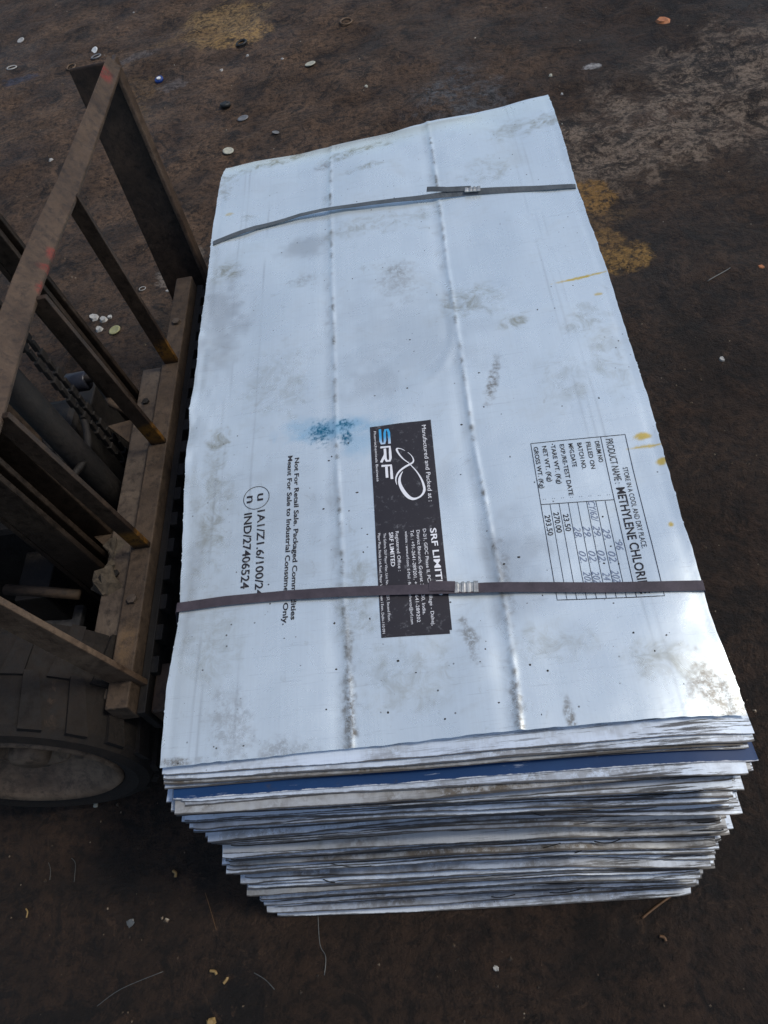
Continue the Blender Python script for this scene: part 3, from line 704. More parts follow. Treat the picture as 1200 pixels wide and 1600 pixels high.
for i, v in ((5, '23.50'), (6, '270.00'), (7, '293.50')):
    a = DV * (7 - i) / 8 + .018; B.text(v, TB(a, ML + (.07 if i != 6 else .055)), TB(a, .98), Th * .055, .01, 0, True, LL * .0215 * len(v))
B.text('PRODUCT NAME :', TB(DV + .045, .02), TB(DV + .045, .9), Th * .075, 0, 0, True, LL * .30)
B.text('METHYLENE CHLORIDE', TB(DV + .045, .345), TB(DV + .045, .97), Th * .085, .016, 0, True, LL * .645)
B.text('STORE IN A COOL AND DRY PLACE.', TB(.90, .215), TB(.90, .9), Th * .05, 0, 0, True, LL * .52)
B.build('ruled_table', M_BLACK, top)['label'] = 'ruled black table of product details'
Hd = Print(.0009)
for i, seg in ((0, [('96', .255 + ML, .055)]), (1, [('29.', .17 + ML, .07), ('02.', .31 + ML, .07), ('2024', .42 + ML, .10)]), (2, [('CY/62/', .0 + ML, .13), ('29.', .15 + ML, .07), ('02.', .30 + ML, .07), ('24', .43 + ML, .05)]),
               (3, [('29.', .15 + ML, .07), ('02.', .30 + ML, .07), ('2024', .42 + ML, .10)]), (4, [('28.', .15 + ML, .07), ('02.', .30 + ML, .07), ('202', .42 + ML, .08)])):
    for t, b, wd in seg:
        a = DV * (7 - i) / 8 + .012 + rnd.uniform(-.006, .006); Hd.text(t, TB(a, b), TB(a + .004, b + .2), Th * .068, -.004, .35, True, LL * wd)
Hd.build('handwriting', M_HAND, top)

# crumbs of dirt lying on the sheet, thickest towards the near end
V = []; Fc = []; q = np.random.RandomState(9)
for i in range(90):
    x = q.uniform(.02, .85); y = abs(q.normal(0, .45)) + .01
    if y > 1.6: continue
    r = q.uniform(.0008, .0026); z = H + float(und(x, y)); b = len(V); e_ = q.uniform(.5, 1.6)
    V += [(x + r * e_ * math.cos(k * 1.257 + i) * q.uniform(.6, 1.2), y + r * math.sin(k * 1.257 + i) * q.uniform(.6, 1.2), z) for k in range(5)] + [(x, y, z + r * .8)]
    Fc += [(b + k, b + (k + 1) % 5, b + 5) for k in range(5)]
tag(mesh_obj('dirt_crumbs', V, Fc, mat_plain('black_crumb', (.03, .024, .018), .9, 0, .4, 200)), 'tiny black crumbs of dirt strewn on the printed top sheet', 'dirt', None, 'stuff')

# ------------------------------------------------------------------ strapping bands
def ribbon(path, wid, th=.0008, twist=None):
    """flat band: path of world points; width runs along +y, turned by twist radians"""
    m = MB(); V = []; n = len(path); P = [Vector(p) for p in path]
    for i, p in enumerate(P):
        t = (P[min(i + 1, n - 1)] - P[max(i - 1, 0)]).normalized()
        wv = Vector((0, 1, 0)) - t * t.y; wv.normalize(); nn = t.cross(wv)
        a = twist[i] if twist else 0; w2 = wv * math.cos(a) + nn * math.sin(a); n2 = t.cross(w2)
        V += [p - w2 * wid / 2 - n2 * th / 2, p + w2 * wid / 2 - n2 * th / 2, p + w2 * wid / 2 + n2 * th / 2, p - w2 * wid / 2 + n2 * th / 2]
    Fc = []
    for i in range(n - 1):
        for k in range(4): Fc.append((i * 4 + k, i * 4 + (k + 1) % 4, i * 4 + 4 + (k + 1) % 4, i * 4 + 4 + k))
    Fc += [(3, 2, 1, 0), tuple((n - 1) * 4 + k for k in range(4))]
    return m.add(V, Fc)
def band_path(pix, lift, side=True, step=.01):
    W_ = [attop(*p).to_2d() for p in pix]; pts = []
    for a, b in zip(W_[:-1], W_[1:]):
        m = max(1, int((b - a).length / step))
        for k in range(m): pts.append(a.lerp(b, k / m))
    pts.append(W_[-1]); x0, x1 = pts[0].x, pts[-1].x
    # taut over the ridges: upper hull-like smoothing of the surface below
    zs = np.array([float(und(p.x, p.y)) for p in pts]); 
    zm = np.array([max(zs[max(0, i - 4):i + 5]) for i in range(len(zs))]); zm = np.convolve(np.pad(zm, 2, 'edge'), np.ones(5) / 5, 'valid'); zm = np.maximum(zm, zs)
    top_ = [Vector((p.x, p.y, H + z + lift(((p.x - x0) / (x1 - x0))))) for p, z in zip(pts, zm)]
    if side:
        l = top_[0]; r = top_[-1]
        lo = [Vector((l.x - q_, l.y, z)) for z, q_ in ((.01, .045), (.12, .045), (.25, .045), (.38, .038), (.50, .018))]; ro = [Vector((r.x + q_, r.y, z)) for z, q_ in ((.50, .007), (.38, .028), (.25, .045), (.12, .045), (.01, .045))]
        lo += [Vector((l.x - .005, l.y, .535)), Vector((l.x - .003, l.y, l.z - .004))]; ro = [Vector((r.x + .001, r.y, r.z - .005)), Vector((r.x + .002, r.y, .53))] + ro
        lo = [Vector((.1, l.y, .0005))] + lo; ro = ro + [Vector((.8, r.y, .0005))]
        return lo + top_ + ro, len(lo), len(top_)
    return top_, 0, len(top_)
def lumpy(name, c): return mat_plain(name, c, .5, 0, .35, 25)
M_ST1 = mat_plain('dark_band', (.075, .062, .072), .38, .0, .3, 30); M_ST2 = mat_plain('grey_band', (.10, .115, .125), .42, .1, .3, 30)
M_CLIP = mat_plain('seal_metal', (.55, .55, .52), .45, .8, .4, 60)
def crimp_seal(p0, p1, wid, name, parent, z):
    """folded metal seal round the band with two rows of crimps"""
    m = MB(); n = 22; V = []; Fc = []
    d = (p1 - p0); L = d.length; d.normalize(); s = Vector((-d.y, d.x))
    for i in range(n + 1):
        t = i / n; p = p0 + d * L * t; cr = 1 - .14 * (1 if (.18 < t < .28 or .42 < t < .52 or .68 < t < .80) else 0); zz = z + (.0016 if cr == 1 else .0004)
        for w_, h_ in ((-wid / 2, -.0025), (-wid / 2, .0), (-wid * .32, .0012), (wid * .32, .0012), (wid / 2, 0), (wid / 2, -.0025)):
            V.append((p.x + s.x * w_ * cr, p.y + s.y * w_ * cr, zz + h_))
    for i in range(n):
        for k in range(5): Fc.append((i * 6 + k, i * 6 + k + 1, i * 6 + 7 + k, i * 6 + 6 + k))
    Fc += [tuple(range(6))[::-1], tuple(n * 6 + k for k in range(6))]
    m.add(V, [f[::-1] for f in Fc]); return m.build(name, M_CLIP, parent)
# near band
b1 = empty('strapping_band', (.42, .16, 0)); tag(b1, 'dark purplish strapping band across the nearer end of the stack, over the black label', 'strap', 'strapping bands round the stack')
P1 = [(278, 951), (350, 941), (450, 932), (560, 926), (680, 924), (760, 922), (900, 920), (1000, 919), (1099, 917)]
pth, o1, n1 = band_path(P1, lambda s: .0022 + .003 * math.sin(math.pi * s))
ribbon(pth, .0185, .0009).build('band', M_ST1, b1)
pt2, _, _ = band_path([(671, 920), (690, 920), (712, 921)], lambda s: .0085 + .001 * s, False, .004); ribbon(pt2, .0185, .0009).build('band_end', M_ST1, b1)
a, b = attop(711, 922), attop(748, 921); crimp_seal(a.to_2d(), b.to_2d(), .0205, 'crimped_seal', b1, max(a.z, b.z) + .0085)
# far band
b2 = empty('strapping_band', (.43, 1.3, 0)); tag(b2, 'slate grey strapping band across the far end of the stack, slack near its seal', 'strap', 'strapping bands round the stack')
P2 = [(334, 381), (400, 358), (470, 340), (560, 325), (640, 316), (690, 309), (740, 303), (820, 297), (899, 292)]
pth, o2, n2 = band_path(P2, lambda s: .0025 + .006 * math.sin(math.pi * s) ** 2)
tw = [0] * len(pth)
for i in range(n2):
    s_ = i / n2; tw[o2 + i] = .62 * math.exp(-((s_ - .74) / .12) ** 2) - .15 * math.exp(-((s_ - .3) / .15) ** 2)
ribbon(pth, .0165, .0009, tw).build('band', M_ST2, b2)
pt2, _, _ = band_path([(668, 305), (700, 304), (736, 301)], lambda s: .016 - .004 * s, False, .004); ribbon(pt2, .013, .0009, [.5] * len(pt2)).build('band_end', M_ST2, b2)
a, b = attop(727, 303), attop(751, 301); crimp_seal(a.to_2d(), b.to_2d(), .018, 'crimped_seal', b2, max(a.z, b.z) + .0115)

# ------------------------------------------------------------------ forklift at the left
TI = math.tan(math.radians(5))
ZR = .42
def lean(p, k=TI): return (p[0] - (p[2] - ZR) * k, p[1], p[2])
Yl = (.46, .28, .04)
fk = empty('forklift', (-.45, .75, 0)); tag(fk, 'dusty brown forklift beside the stack with a barred load backrest and muddy front wheel', 'forklift')
orange = [((-.16, y, .445), (.035, .03, .032), (.27, .125, .018), .75) for y in (1.09, .82, .53)]
M_BAR = mat_steel('grimy_bar', (.022, .014, .009), (.060, .038, .024), (.09, .06, .04), .6, .55, .3, orange)
M_RAIL = mat_steel('brown_rail', (.046, .029, .019), (.098, .065, .042), (.20, .12, .06), .6, .55, .2,
                   [((-.20, y, .88), rr, (.25, .018, .015), .6) for y, rr in ((1.60, (.014, .028, .05)), (.93, (.012, .018, .05)), (.885, (.02, .012, .05)), (.83, (.012, .02, .05)))])
M_TAN = mat_steel('dusty_tan_steel', (.046, .031, .020), (.102, .071, .047), (.022, .015, .010), .9, .75, .0, [((-.17, .30, .42), (.02, .05, .06), (.2, .12, .05), .35)])
M_DK = mat_steel('shaded_greasy_steel', (.008, .007, .006), (.018, .014, .011), (.05, .035, .025), .4, .7)  # near-black: grease, with the shade of the forklift's interior put into the colour
M_MR = mat_steel('greasy_mast_steel', (.020, .014, .010), (.052, .036, .024), (.11, .075, .045), .8, .5, .3)
M_NP = mat_steel('lit_worn_plate', (.095, .062, .040), (.175, .12, .077), (.05, .03, .02), .6, .6, .2)  # worn brown, lightened: light on the near plate's face put into the colour
M_GR = mat_steel('dusty_grey_steel', (.058, .043, .032), (.115, .088, .064), (.15, .11, .07), .4, .65)
M_FL = mat_steel('stained_floor_plate', (.05, .052, .058), (.10, .095, .09), (.012, .012, .012), .95, .6)
# upright bars: flat bars with their broad face towards the stack, a pale worn edge on the far side
for y0, y1 in ((1.09, 1.125), (.82, .80), (.53, .505)):
    m = MB(); V = []
    for z, yy in ((.405, y0), (.865, y1)):
        x = -.150 - (z - ZR) * TI
        V += [(x - .036, yy - .006, z), (x, yy - .006, z), (x, yy + .006, z), (x - .036, yy + .006, z)]
    m.hexa(V); m.build('upright_bar', M_BAR, fk, bevel=.0015)
# top rail: plate standing on edge, running along y and turning outward at both ends
m = MB(); xs = [(-.183, 1.68, .020), (-.186, 1.45, .024), (-.193, 1.14, .030), (-.204, .98, .034), (-.210, .82, .036), (-.208, .64, .040), (-.202, .50, .043), (-.199, .18, .045)]
V = []; n = len(xs)
for x, y, wq in xs:
    zt = .880
    V += [(x - wq, y, zt + .006), (x, y, zt - .026), (x + .003, y, zt - .016), (x - wq + .003, y, zt + .018)]
Fc = []
for i in range(n - 1):
    for k in range(4): Fc.append((i * 4 + k, i * 4 + (k + 1) % 4, i * 4 + 4 + (k + 1) % 4, i * 4 + 4 + k))
Fc += [(3, 2, 1, 0), tuple((n - 1) * 4 + k for k in range(4))]
m.add(V, Fc); m.build('top_rail', M_RAIL, fk, bevel=.002)
# side plates
def plate(y0, z0, y1, z1, wd, xo, name, mat, th=.010, wt=None):
    m = MB(); V = []
    for y, z, ww in ((y0, z0, wd), (y1, z1, wt or wd)):
        x = xo - (z - ZR) * TI
        V += [(x - ww, y - th / 2, z), (x, y - th / 2, z), (x, y + th / 2, z), (x - ww, y + th / 2, z)]
    m.hexa(V); return m
m = plate(1.515, .20, 1.70, .875, .125, -.165, 'side_plate', M_BAR, .010, .115)
m.build('side_plate', M_BAR, fk, bevel=.004)
m = MB(); V = []
for y, z in ((1.49, .20), (1.675, .88)):
    x = -.163 - (z - ZR) * TI; V += [(x, y, z), (x + .012, y, z), (x + .012, y + .045, z), (x, y + .045, z)]
m.hexa(V); m.build('side_flange', M_RAIL, fk, bevel=.003)
m = plate(.235, .33, .19, .865, .060, -.135, 'side_plate', M_TAN, .012); m.build('side_plate', M_NP, fk, bevel=.002)
# carriage
m = MB(); m.box((-.193, .17, .345), (-.147, 1.43, .405)); m.build('carriage_bar', M_TAN, fk, bevel=.003)
m = MB(); m.box((-.255, .20, .33), (-.203, 1.10, .385)); m.build('carriage_bar', M_GR, fk, bevel=.003)
m = MB(); m.box((-.145, .17, .28), (-.128, 1.43, .37))
for k in range(17):
    y = .25 + k * .07; m.box((-.128, y, .345), (-.112, y + .035, .372))
m.build('fork_bar', M_DK, fk, bevel=.002)
for y in (.175, 1.30):
    m = MB(); m.box((-.124, y, .02), (-.082, y + .10, .355)); m.build('fork_shank', M_RAIL, fk, bevel=.004)
# mast rails: channel sections standing behind the carriage
def channel(yc, wd, x0, dep, z0, z1, sgn, name, tl):
    m = MB(); sh = lambda p: (p[0] - (p[2] - .4) * tl, p[1], p[2]); f = .014
    m.box((x0 - dep, yc - wd / 2, z0), (x0 - dep + f, yc + wd / 2, z1), sh)            # back web
    m.box((x0 - dep + f + .001, yc - wd / 2, z0), (x0, yc - wd / 2 + f, z1), sh); m.box((x0 - dep + f + .001, yc + wd / 2 - f, z0), (x0, yc + wd / 2, z1), sh)
    m.box((x0 - dep * .55, yc - f / 2, z0), (x0 - dep * .2, yc + f / 2, z1), sh); return m
channel(.565, .11, -.275, .09, .06, 1.75, 1, 'mast_rail', .10).build('mast_rail', M_MR, fk, bevel=.003)
channel(1.03, .050, -.275, .060, .06, 1.75, 1, 'mast_rail', .10).build('mast_rail', M_MR, fk, bevel=.003)
# cross member, lift chain roller, arm and brackets in the dark well
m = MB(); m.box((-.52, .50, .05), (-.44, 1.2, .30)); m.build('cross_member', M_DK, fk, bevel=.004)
a = at(122, 597, .38)
m = MB(); m.lathe([(.0, -.03), (.022, -.03), (.026, -.024), (.026, .024), (.022, .03), (0, .03)], (a.x, a.y, .38), 'x', 24); m.build('chain_roller', mat_plain('roller_rubber', (.035, .038, .05), .35, .3), fk, True)
b = at(205, 645, .37); m = MB(); m.tube([(a.x + .02, a.y - .005, .39), (a.x + .06, a.y - .01, .395), (b.x - .05, b.y + .03, .385), (b.x, b.y, .37)], .012, 8); m.build('lever_arm', M_TAN, fk, True)
m = MB(); m.tube([(a.x - .03, a.y + .01, .36), (a.x - .03, a.y - .05, .355), (a.x + .02, a.y - .07, .35)], .011, 8); m.build('lever_fork', M_GR, fk, True)
for (px, py) in ((195, 675), (175, 850)):
    p = at(px, py, .36); m = MB(); m.add([(p.x - .05, p.y + .03, .352), (p.x + .02, p.y + .04, .352), (p.x + .02, p.y - .04, .352), (p.x - .05, p.y + .03, .36), (p.x + .02, p.y + .04, .36), (p.x + .02, p.y - .04, .36)],
        [(0, 1, 2), (5, 4, 3), (0, 3, 4, 1), (1, 4, 5, 2), (2, 5, 3, 0)]); m.build('gusset', M_TAN, fk)
# body: low floor plate, added dark mass and upright post between the mast rails
m = MB(); m.hexa([(-1.3, .35, .30), (-.42, .35, .16), (-.42, .54, .16), (-1.3, .54, .30), (-1.3, .35, .32), (-.42, .35, .18), (-.42, .54, .18), (-1.3, .54, .32)]); m.build('floor_plate', M_FL, fk, bevel=.003)
m = MB(); m.box((-1.5, .63, .08), (-.41, 1.03, .40)); m.box((-1.5, .631, .401), (-.60, 1.029, .60)); m.build('dark_body_mass', M_DK, fk, bevel=.02)  # dark mass added to blacken the well between the mast rails
p = at(60, 700, .40); m = MB(); m.box((p.x - .015, p.y - .02, .2), (p.x + .012, p.y + .02, .62)); m.build('pedal_post', M_TAN, fk, bevel=.003)
p = at(65, 790, .33); m = MB(); m.box((p.x - .06, p.y - .10, .27), (p.x + .05, p.y + .09, .33)); m.build('valve_block', M_GR, fk, bevel=.006)
p = at(70, 925, .3); m = MB(); m.tube([(p.x - .10, p.y + .02, .30), (p.x, p.y, .30), (p.x + .08, p.y - .01, .285)], .013, 8); m.build('hose', M_TAN, fk, True)
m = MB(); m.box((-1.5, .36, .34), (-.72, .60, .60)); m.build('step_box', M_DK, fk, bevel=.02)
# front wheel
wc = Vector((-.425, .115, .255)); wh = empty('front_wheel', (0, 0, 0)); wh.parent = fk; wh.location = Vector((wc.x, wc.y, 0)) - fk.location
R = .265; wdt = .22
M_TY = mat_steel('muddy_rubber', (.005, .0038, .003), (.015, .0105, .0075), (.055, .036, .023), .8, .85)
M_RM = mat_steel('dusty_rim', (.075, .050, .033), (.19, .135, .090), (.02, .013, .009), .9, .75)
m = MB(); m.lathe([(.186, .010), (.194, .000), (.222, -.010), (.243, -.004), (.252, .014), (.253, .03), (.253, wdt - .03), (.243, wdt), (.195, wdt), (.186, wdt - .01), (.186, .010)], wc, 'y', 72)
for k in range(20):
    for side in (0, 1):
        a0 = 2 * math.pi * (k + .5 * side) / 20; y0, y1 = (wdt * .0 + .004, wdt * .52) if side == 0 else (wdt * .48, wdt - .004); V = []
        for (aa, yy) in ((0, y0), (.155, y0), (.10 + .10, y1), (.0 + .10, y1)):
            for rr in (.249, .262): 
                an = a0 + (aa if side == 0 else -aa + .2); V.append((wc.x + rr * math.cos(an), wc.y + yy, wc.z + rr * math.sin(an)))
        v = [V[0], V[2], V[4], V[6], V[1], V[3], V[5], V[7]]; m.hexa(v)
m.build('tyre', M_TY, wh)
m = MB(); m.lathe([(.0, .060), (.06, .060), (.070, .040), (.078, .040), (.088, .068), (.125, .072), (.140, .045), (.158, .034), (.168, .006), (.184, -.006), (.191, .000), (.186, .02), (.160, .06), (.10, .095), (.0, .095)], wc, 'y', 56)
rim = m.build('rim', M_RM, wh, True)
m = MB()
m.lathe([(0, .02), (.032, .02), (.04, .03), (.042, .056), (0, .056)], wc, 'y', 20); m.build('hub', M_RM, wh, True)
for k in range(6):
    a = 2 * math.pi * k / 6 + .3; m = MB(); m.lathe([(0, .045), (.010, .045), (.012, .05), (.012, .068), (0, .068)], (wc.x + .098 * math.cos(a), wc.y - .0, wc.z + .098 * math.sin(a)), 'y', 6); m.build('wheel_nut', M_GR, wh)
for yy in (.90, .93):
    m = MB()
    for k in range(26):
        z = .10 + k * .030; m.box((-.318 - z * .08, yy - .006 - (.004 if k % 2 else 0), z), (-.306 - z * .08, yy + .006 + (.004 if k % 2 else 0), z + .027))
    m.build('lift_chain', M_DK, fk, bevel=.002)
m = MB(); m.lathe([(0, 0), (.030, 0), (.032, .01), (.032, 1.2), (0, 1.2)], (-.345, .79, .05), 'z', 20)
for v in m.V: v.x -= (v.z - .4) * .08
m.build('lift_cylinder', M_DK, fk, True)
for pts in (((-.40, .66, .42), (-.36, .70, .44), (-.33, .80, .43), (-.36, .92, .45), (-.42, 1.0, .50)), ((-.45, .62, .44), (-.40, .66, .47), (-.38, .72, .43), (-.44, .85, .44)), ((-.70, .50, .34), (-.60, .47, .30), (-.50, .44, .24), (-.40, .45, .20))):
    m = MB(); Q, _ = smooth_path(list(pts), [1] * len(pts), 5); m.tube(Q, .009, 8); m.build('hose', M_DK, fk, True)
for y in (.40, 1.24):
    m = MB(); m.lathe([(0, 0), (.011, 0), (.011, .007), (0, .008)], (-.170, y, .4055), 'z', 6); m.build('bolt', M_GR, fk)
for y in (.48, .98):
    m = MB(); m.lathe([(0, 0), (.009, 0), (.009, .006), (0, .007)], (-.229, y, .3855), 'z', 6); m.build('bolt', M_DK, fk)
# rag caught between mast and carriage
p = at(178, 890, .37); rg = random.Random(4); V = []; Fc = []; nr, ns = 9, 12
for i in range(nr):
    for k in range(ns):
        a = 2 * math.pi * k / ns; r = (.018 + .012 * math.sin(i * .9)) * (1 + .45 * rg.uniform(-1, 1)) * (.35 if i in (0, nr - 1) else 1)
        V.append((p.x + r * math.cos(a), p.y - .07 + .14 * i / (nr - 1) + rg.uniform(-.004, .004), .385 + r * math.sin(a) * .8))
for i in range(nr - 1):
    for k in range(ns): Fc.append((i * ns + k, i * ns + (k + 1) % ns, (i + 1) * ns + (k + 1) % ns, (i + 1) * ns + k))
Fc += [tuple(range(ns))[::-1], tuple((nr - 1) * ns + k for k in range(ns))]
rag = mesh_obj('rag', V, Fc, mat_plain('dirty_cloth', (.075, .06, .042), .9, 0, .6, 60)); tag(rag, 'crumpled dirty rag stuck in the corner of the forklift carriage', 'rag')

# ------------------------------------------------------------------ litter on the ground
def gp(px, py):
    p = at(px, py, 0)
    for _ in range(3): p = at(px, py, float(gz(p.x, p.y)))
    return p
def pm(name, c, r=.5, metal=0., var=.3): return mat_plain(name, c, r, metal, var, 90)
MC = {'cream': pm('cream_plastic', (.42, .42, .34)), 'white': pm('white_plastic', (.72, .74, .72)), 'grey': pm('grey_metal', (.20, .20, .20), .4, .3), 'dark': pm('black_rubber', (.02, .022, .022)), 'brown': pm('rusty_metal', (.13, .085, .05)),
      'pale': pm('pale_plastic', (.38, .38, .36)), 'blue': pm('blue_plastic', (.015, .05, .22)), 'orange': pm('orange_scrap', (.42, .16, .06)), 'green': pm('olive_plastic', (.30, .30, .15)), 'straw': pm('straw', (.28, .19, .075)), 'wire': pm('wire_grey', (.13, .14, .14), .4, .4), 'bstraw': pm('brown_straw', (.12, .065, .03))}
def disc(px, py, r, mat, label, tilt=.15, grp='plastic caps and discs lying on the dirt', dome=.16, inner=None):
    p = gp(px, py); m = MB(); h = r * dome
    m.lathe([(0, h * .8), (r * .62, h * .8), (r * .68, h), (r * .93, h * .95), (r, h * .6), (r, 0), (r * .8, -.001), (0, -.001)], (0, 0, 0), 'z', 28)
    M = Matrix.Rotation(tilt, 3, Vector((rnd.uniform(-1, 1), rnd.uniform(-1, 1), 0)).normalized()); m.V = [M @ v + Vector((p.x, p.y, p.z + .003)) for v in m.V]
    o = m.build('disc' if inner is None else 'bottle_cap', MC[mat], None, True); tag(o, label, 'cap' if inner else 'disc', grp)
    if inner:
        k = MB(); k.lathe([(0, h * 1.15), (r * .5, h * 1.15), (r * .55, h * .9), (0, h * .7)], (p.x, p.y, p.z + .003), 'z', 20); k.build('cap_liner', MC[inner], o)
def ring(px, py, r, mat, label, tube=.16, tilt=.12, grp='rings lying on the dirt'):
    p = gp(px, py); m = MB(); t = r * tube
    m.lathe([(r - t, t), (r, 2 * t), (r + t, t), (r + t * .6, 0), (r - t * .6, 0), (r - t, t)], (0, 0, 0), 'z', 32)
    M = Matrix.Rotation(tilt, 3, Vector((rnd.uniform(-1, 1), rnd.uniform(-1, 1), 0)).normalized()); m.V = [M @ v + Vector((p.x, p.y, p.z + .002)) for v in m.V]
    tag(m.build('ring', MC[mat], None, True), label, 'ring', grp)
disc(485, 101, .026, 'cream', 'cream disc lying alone on the dirt beyond the far left corner of the stack')
disc(357, 237, .024, 'cream', 'cream disc lying just beyond the far left corner of the top sheet')
disc(147, 112, .026, 'white', 'bright white disc beside the far top corner of the forklift backrest')
disc(148, 80, .022, 'white', 'broken white disc touching a grey ring, beyond the forklift backrest', .5)
disc(33, 64, .022, 'pale', 'dull pale disc farthest to the left on the dirt', .2)
disc(380, 186, .026, 'grey', 'dull grey disc half sunk in the dirt below the black cap', .1, dome=.15)
disc(431, 208, .016, 'grey', 'small greyish disc close to the far edge of the top sheet', .3)
disc(353, 167, .025, 'dark', 'black bottle cap on the brown dirt between the backrest and the stack', .2, dome=.6, inner='dark')
disc(250, 127, .022, 'blue', 'blue bottle cap with a white liner', .25, dome=.6, inner='white')
disc(180, 517, .022, 'green', 'olive bottle lid beside the white scraps behind the backrest bars', .1, dome=.2)
ring(151, 90, .026, 'grey', 'grey ring touching the broken white disc'); ring(112, 106, .024, 'brown', 'brownish ring to the left of the bright white disc'); ring(19, 107, .026, 'pale', 'pale thin ring nearest the left end of the dirt', .12)
ring(378, 69, .026, 'dark', 'dark ring on the ochre-stained dirt', .22); ring(541, 35, .028, 'brown', 'rusty ring at the far side of the yard', .14); ring(223, 452, .012, 'pale', 'tiny pale ring seen between the backrest bars', .12)
def chip(px, py, r, mat, label, grp, flat=.4, seed=0, name='stone', cat='stone'):
    p = gp(px, py); q = random.Random(seed + int(px * 7 + py)); V = []; n = 7
    for k in range(n): a = 2 * math.pi * k / n; rr = r * q.uniform(.6, 1.1); V.append((p.x + rr * math.cos(a), p.y + rr * math.sin(a), p.z - .001))
    for k in range(n): a = 2 * math.pi * k / n + .2; rr = r * q.uniform(.4, .75); V.append((p.x + rr * math.cos(a), p.y + rr * math.sin(a), p.z + r * flat * q.uniform(.7, 1.3)))
    Fc = [tuple(range(n, 2 * n)), tuple(range(n))[::-1]] + [(k, (k + 1) % n, n + (k + 1) % n, n + k) for k in range(n)]
    tag(mesh_obj(name, V, Fc, MC[mat]), label, cat, grp)
G = 'small pale stones scattered on the dirt'
for px, py in ((387, 87), (346, 110), (572, 135), (441, 92), (209, 20), (878, 147), (860, 118), (80, 250), (262, 455), (1128, 562)):
    chip(px, py, rnd.uniform(.008, .014), rnd.choice(['cream', 'pale']), 'one of the small pale stones scattered on the dirt', G)
chip(1036, 33, .04, 'orange', 'orange scrap of plastic on the dark dirt beyond the far right corner', None, .2, name='plastic_scrap', cat='scrap')
chip(1189, 417, .012, 'orange', 'rusty orange sliver on the dirt to the right of the stack', None, .3, name='plastic_scrap', cat='scrap')
for i, (px, py, r) in enumerate(((148, 497, .022), (162, 500, .020), (155, 515, .018), (172, 496, .014))): chip(px, py, r, 'pale', 'one of the torn white scraps beside the olive lid', 'torn white scraps behind the backrest', .5, i, 'paper_scrap', 'scrap')
def strand(pts, r, mat, label, cat='straw', grp=None, name='straw'):
    P = [gp(*q) for q in pts]; out = []
    if len(P) == 2: P = [P[0], P[0].lerp(P[1], .5) + Vector((.003, .002, 0)), P[1]]
    Q, _ = smooth_path([tuple(p) for p in P], [1] * len(P), 5)
    Q = [(q[0], q[1], float(gz(q[0], q[1])) + r * 1.1) for q in Q]
    tag(MB().tube(Q, r, 6).build(name, MC[mat], None, True), label, cat, grp)
SG = 'bits of straw on the dirt'
strand([(271, 1361), (275, 1371)], .0032, 'straw', 'short yellow straw bit to the left of the stack foot', grp=SG)
strand([(329, 1517), (339, 1523)], .0030, 'straw', 'upper of two short yellow straw bits in front of the stack', grp=SG)
strand([(356, 1527), (350, 1537)], .0030, 'straw', 'lower of two short yellow straw bits in front of the stack', grp=SG)
strand([(41, 1420), (42, 1434)], .0016, 'straw', 'thin yellowish straw on the dirt near the left side, in front of the wheel', grp=SG)
strand([(148, 1246), (151, 1262)], .005, 'cream', 'pale stub of straw beside the forklift wheel', grp=SG)
strand([(1050, 1399), (1025, 1417), (1003, 1435)], .0022, 'bstraw', 'long brown straw at the near right foot of the stack', grp=SG)
strand([(1030, 1463), (1040, 1471)], .003, 'bstraw', 'curled brown scrap of straw near the right front of the dirt', grp=SG)
WG = 'thin wires on the dirt'
strand([(152, 1572), (190, 1545), (255, 1518)], .0007, 'wire', 'long thin curved wire in front of the stack, leftmost', 'wire', WG, 'wire')
strand([(397, 1520), (415, 1531), (429, 1546)], .0008, 'wire', 'short thin wire right of the two yellow straw bits', 'wire', WG, 'wire')
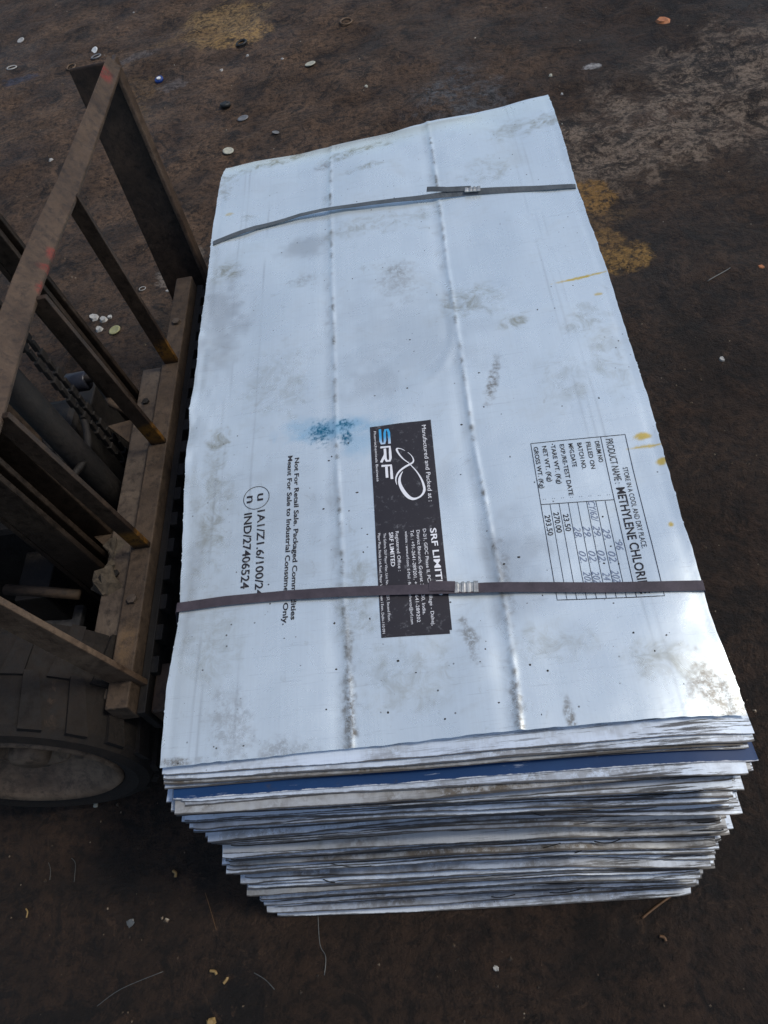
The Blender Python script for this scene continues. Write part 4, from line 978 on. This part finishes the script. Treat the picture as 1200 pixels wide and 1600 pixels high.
strand([(497, 1430), (500, 1475), (509, 1495), (507, 1524)], .0008, 'wire', 'thin wire running out from the foot of the stack', 'wire', WG, 'wire')
strand([(76, 1348), (78, 1375)], .0006, 'wire', 'short straight wire left of a kinked one, in front of the wheel', 'wire', WG, 'wire')
strand([(112, 1341), (118, 1350), (116, 1378)], .0006, 'wire', 'kinked thin wire in front of the wheel', 'wire', WG, 'wire')
strand([(321, 1395), (330, 1425), (338, 1453)], .0006, 'bstraw', 'thin brown twig left of the stack foot', 'twig', None, 'twig')
strand([(1105, 440), (1126, 428), (1141, 419)], .0016, 'wire', 'pale thin wire on the dirt to the right of the stack', 'wire', WG, 'wire')
chip(204, 1442, .012, 'wire', 'bluish grey metal flake on the dirt in front of the wheel', None, .2, name='metal_flake', cat='scrap')
chip(330, 1598, .012, 'straw', 'tan chip at the very front of the dirt', None, .5, name='wood_chip', cat='chip')
chip(775, 1513, .008, 'pale', 'small dull stone on the dirt in front of the stack', None, .5, 3)
# uncounted grit and crumbs
V = []; Fc = []; q = np.random.RandomState(5)
for i in range(4200):
    x = q.uniform(-2.0, 2.2); y = q.uniform(-.6, 5.0)
    if -.12 < x < .98 and -.22 < y < 1.82: continue
    r = abs(q.normal(0, .0022)) + .0012; z = float(gz(x, y)); b = len(V)
    a0 = q.uniform(0, 6.3)
    V += [(x + r * math.cos(a0 + k * 1.571) * q.uniform(.5, 1.3), y + r * math.sin(a0 + k * 1.571) * q.uniform(.5, 1.3), z - .0005) for k in range(4)] + [(x, y, z + r * q.uniform(.5, 1.1))]
    Fc += [(b, b + 1, b + 4), (b + 1, b + 2, b + 4), (b + 2, b + 3, b + 4), (b + 3, b, b + 4)]
mg = Mat('grit'); gcol = mg.ramp(mg.noise(70, 2, .5), [(0.40, (.03, .022, .016)), (0.52, (.08, .055, .035)), (0.64, (.26, .21, .15)), (0.72, (.5, .47, .4))])
gr = mesh_obj('grit', V, Fc, mg.out(gcol, .8), None, False, (0, 0, 0)); tag(gr, 'fine grit and crumbs strewn over the dark dirt', 'grit', None, 'stuff')
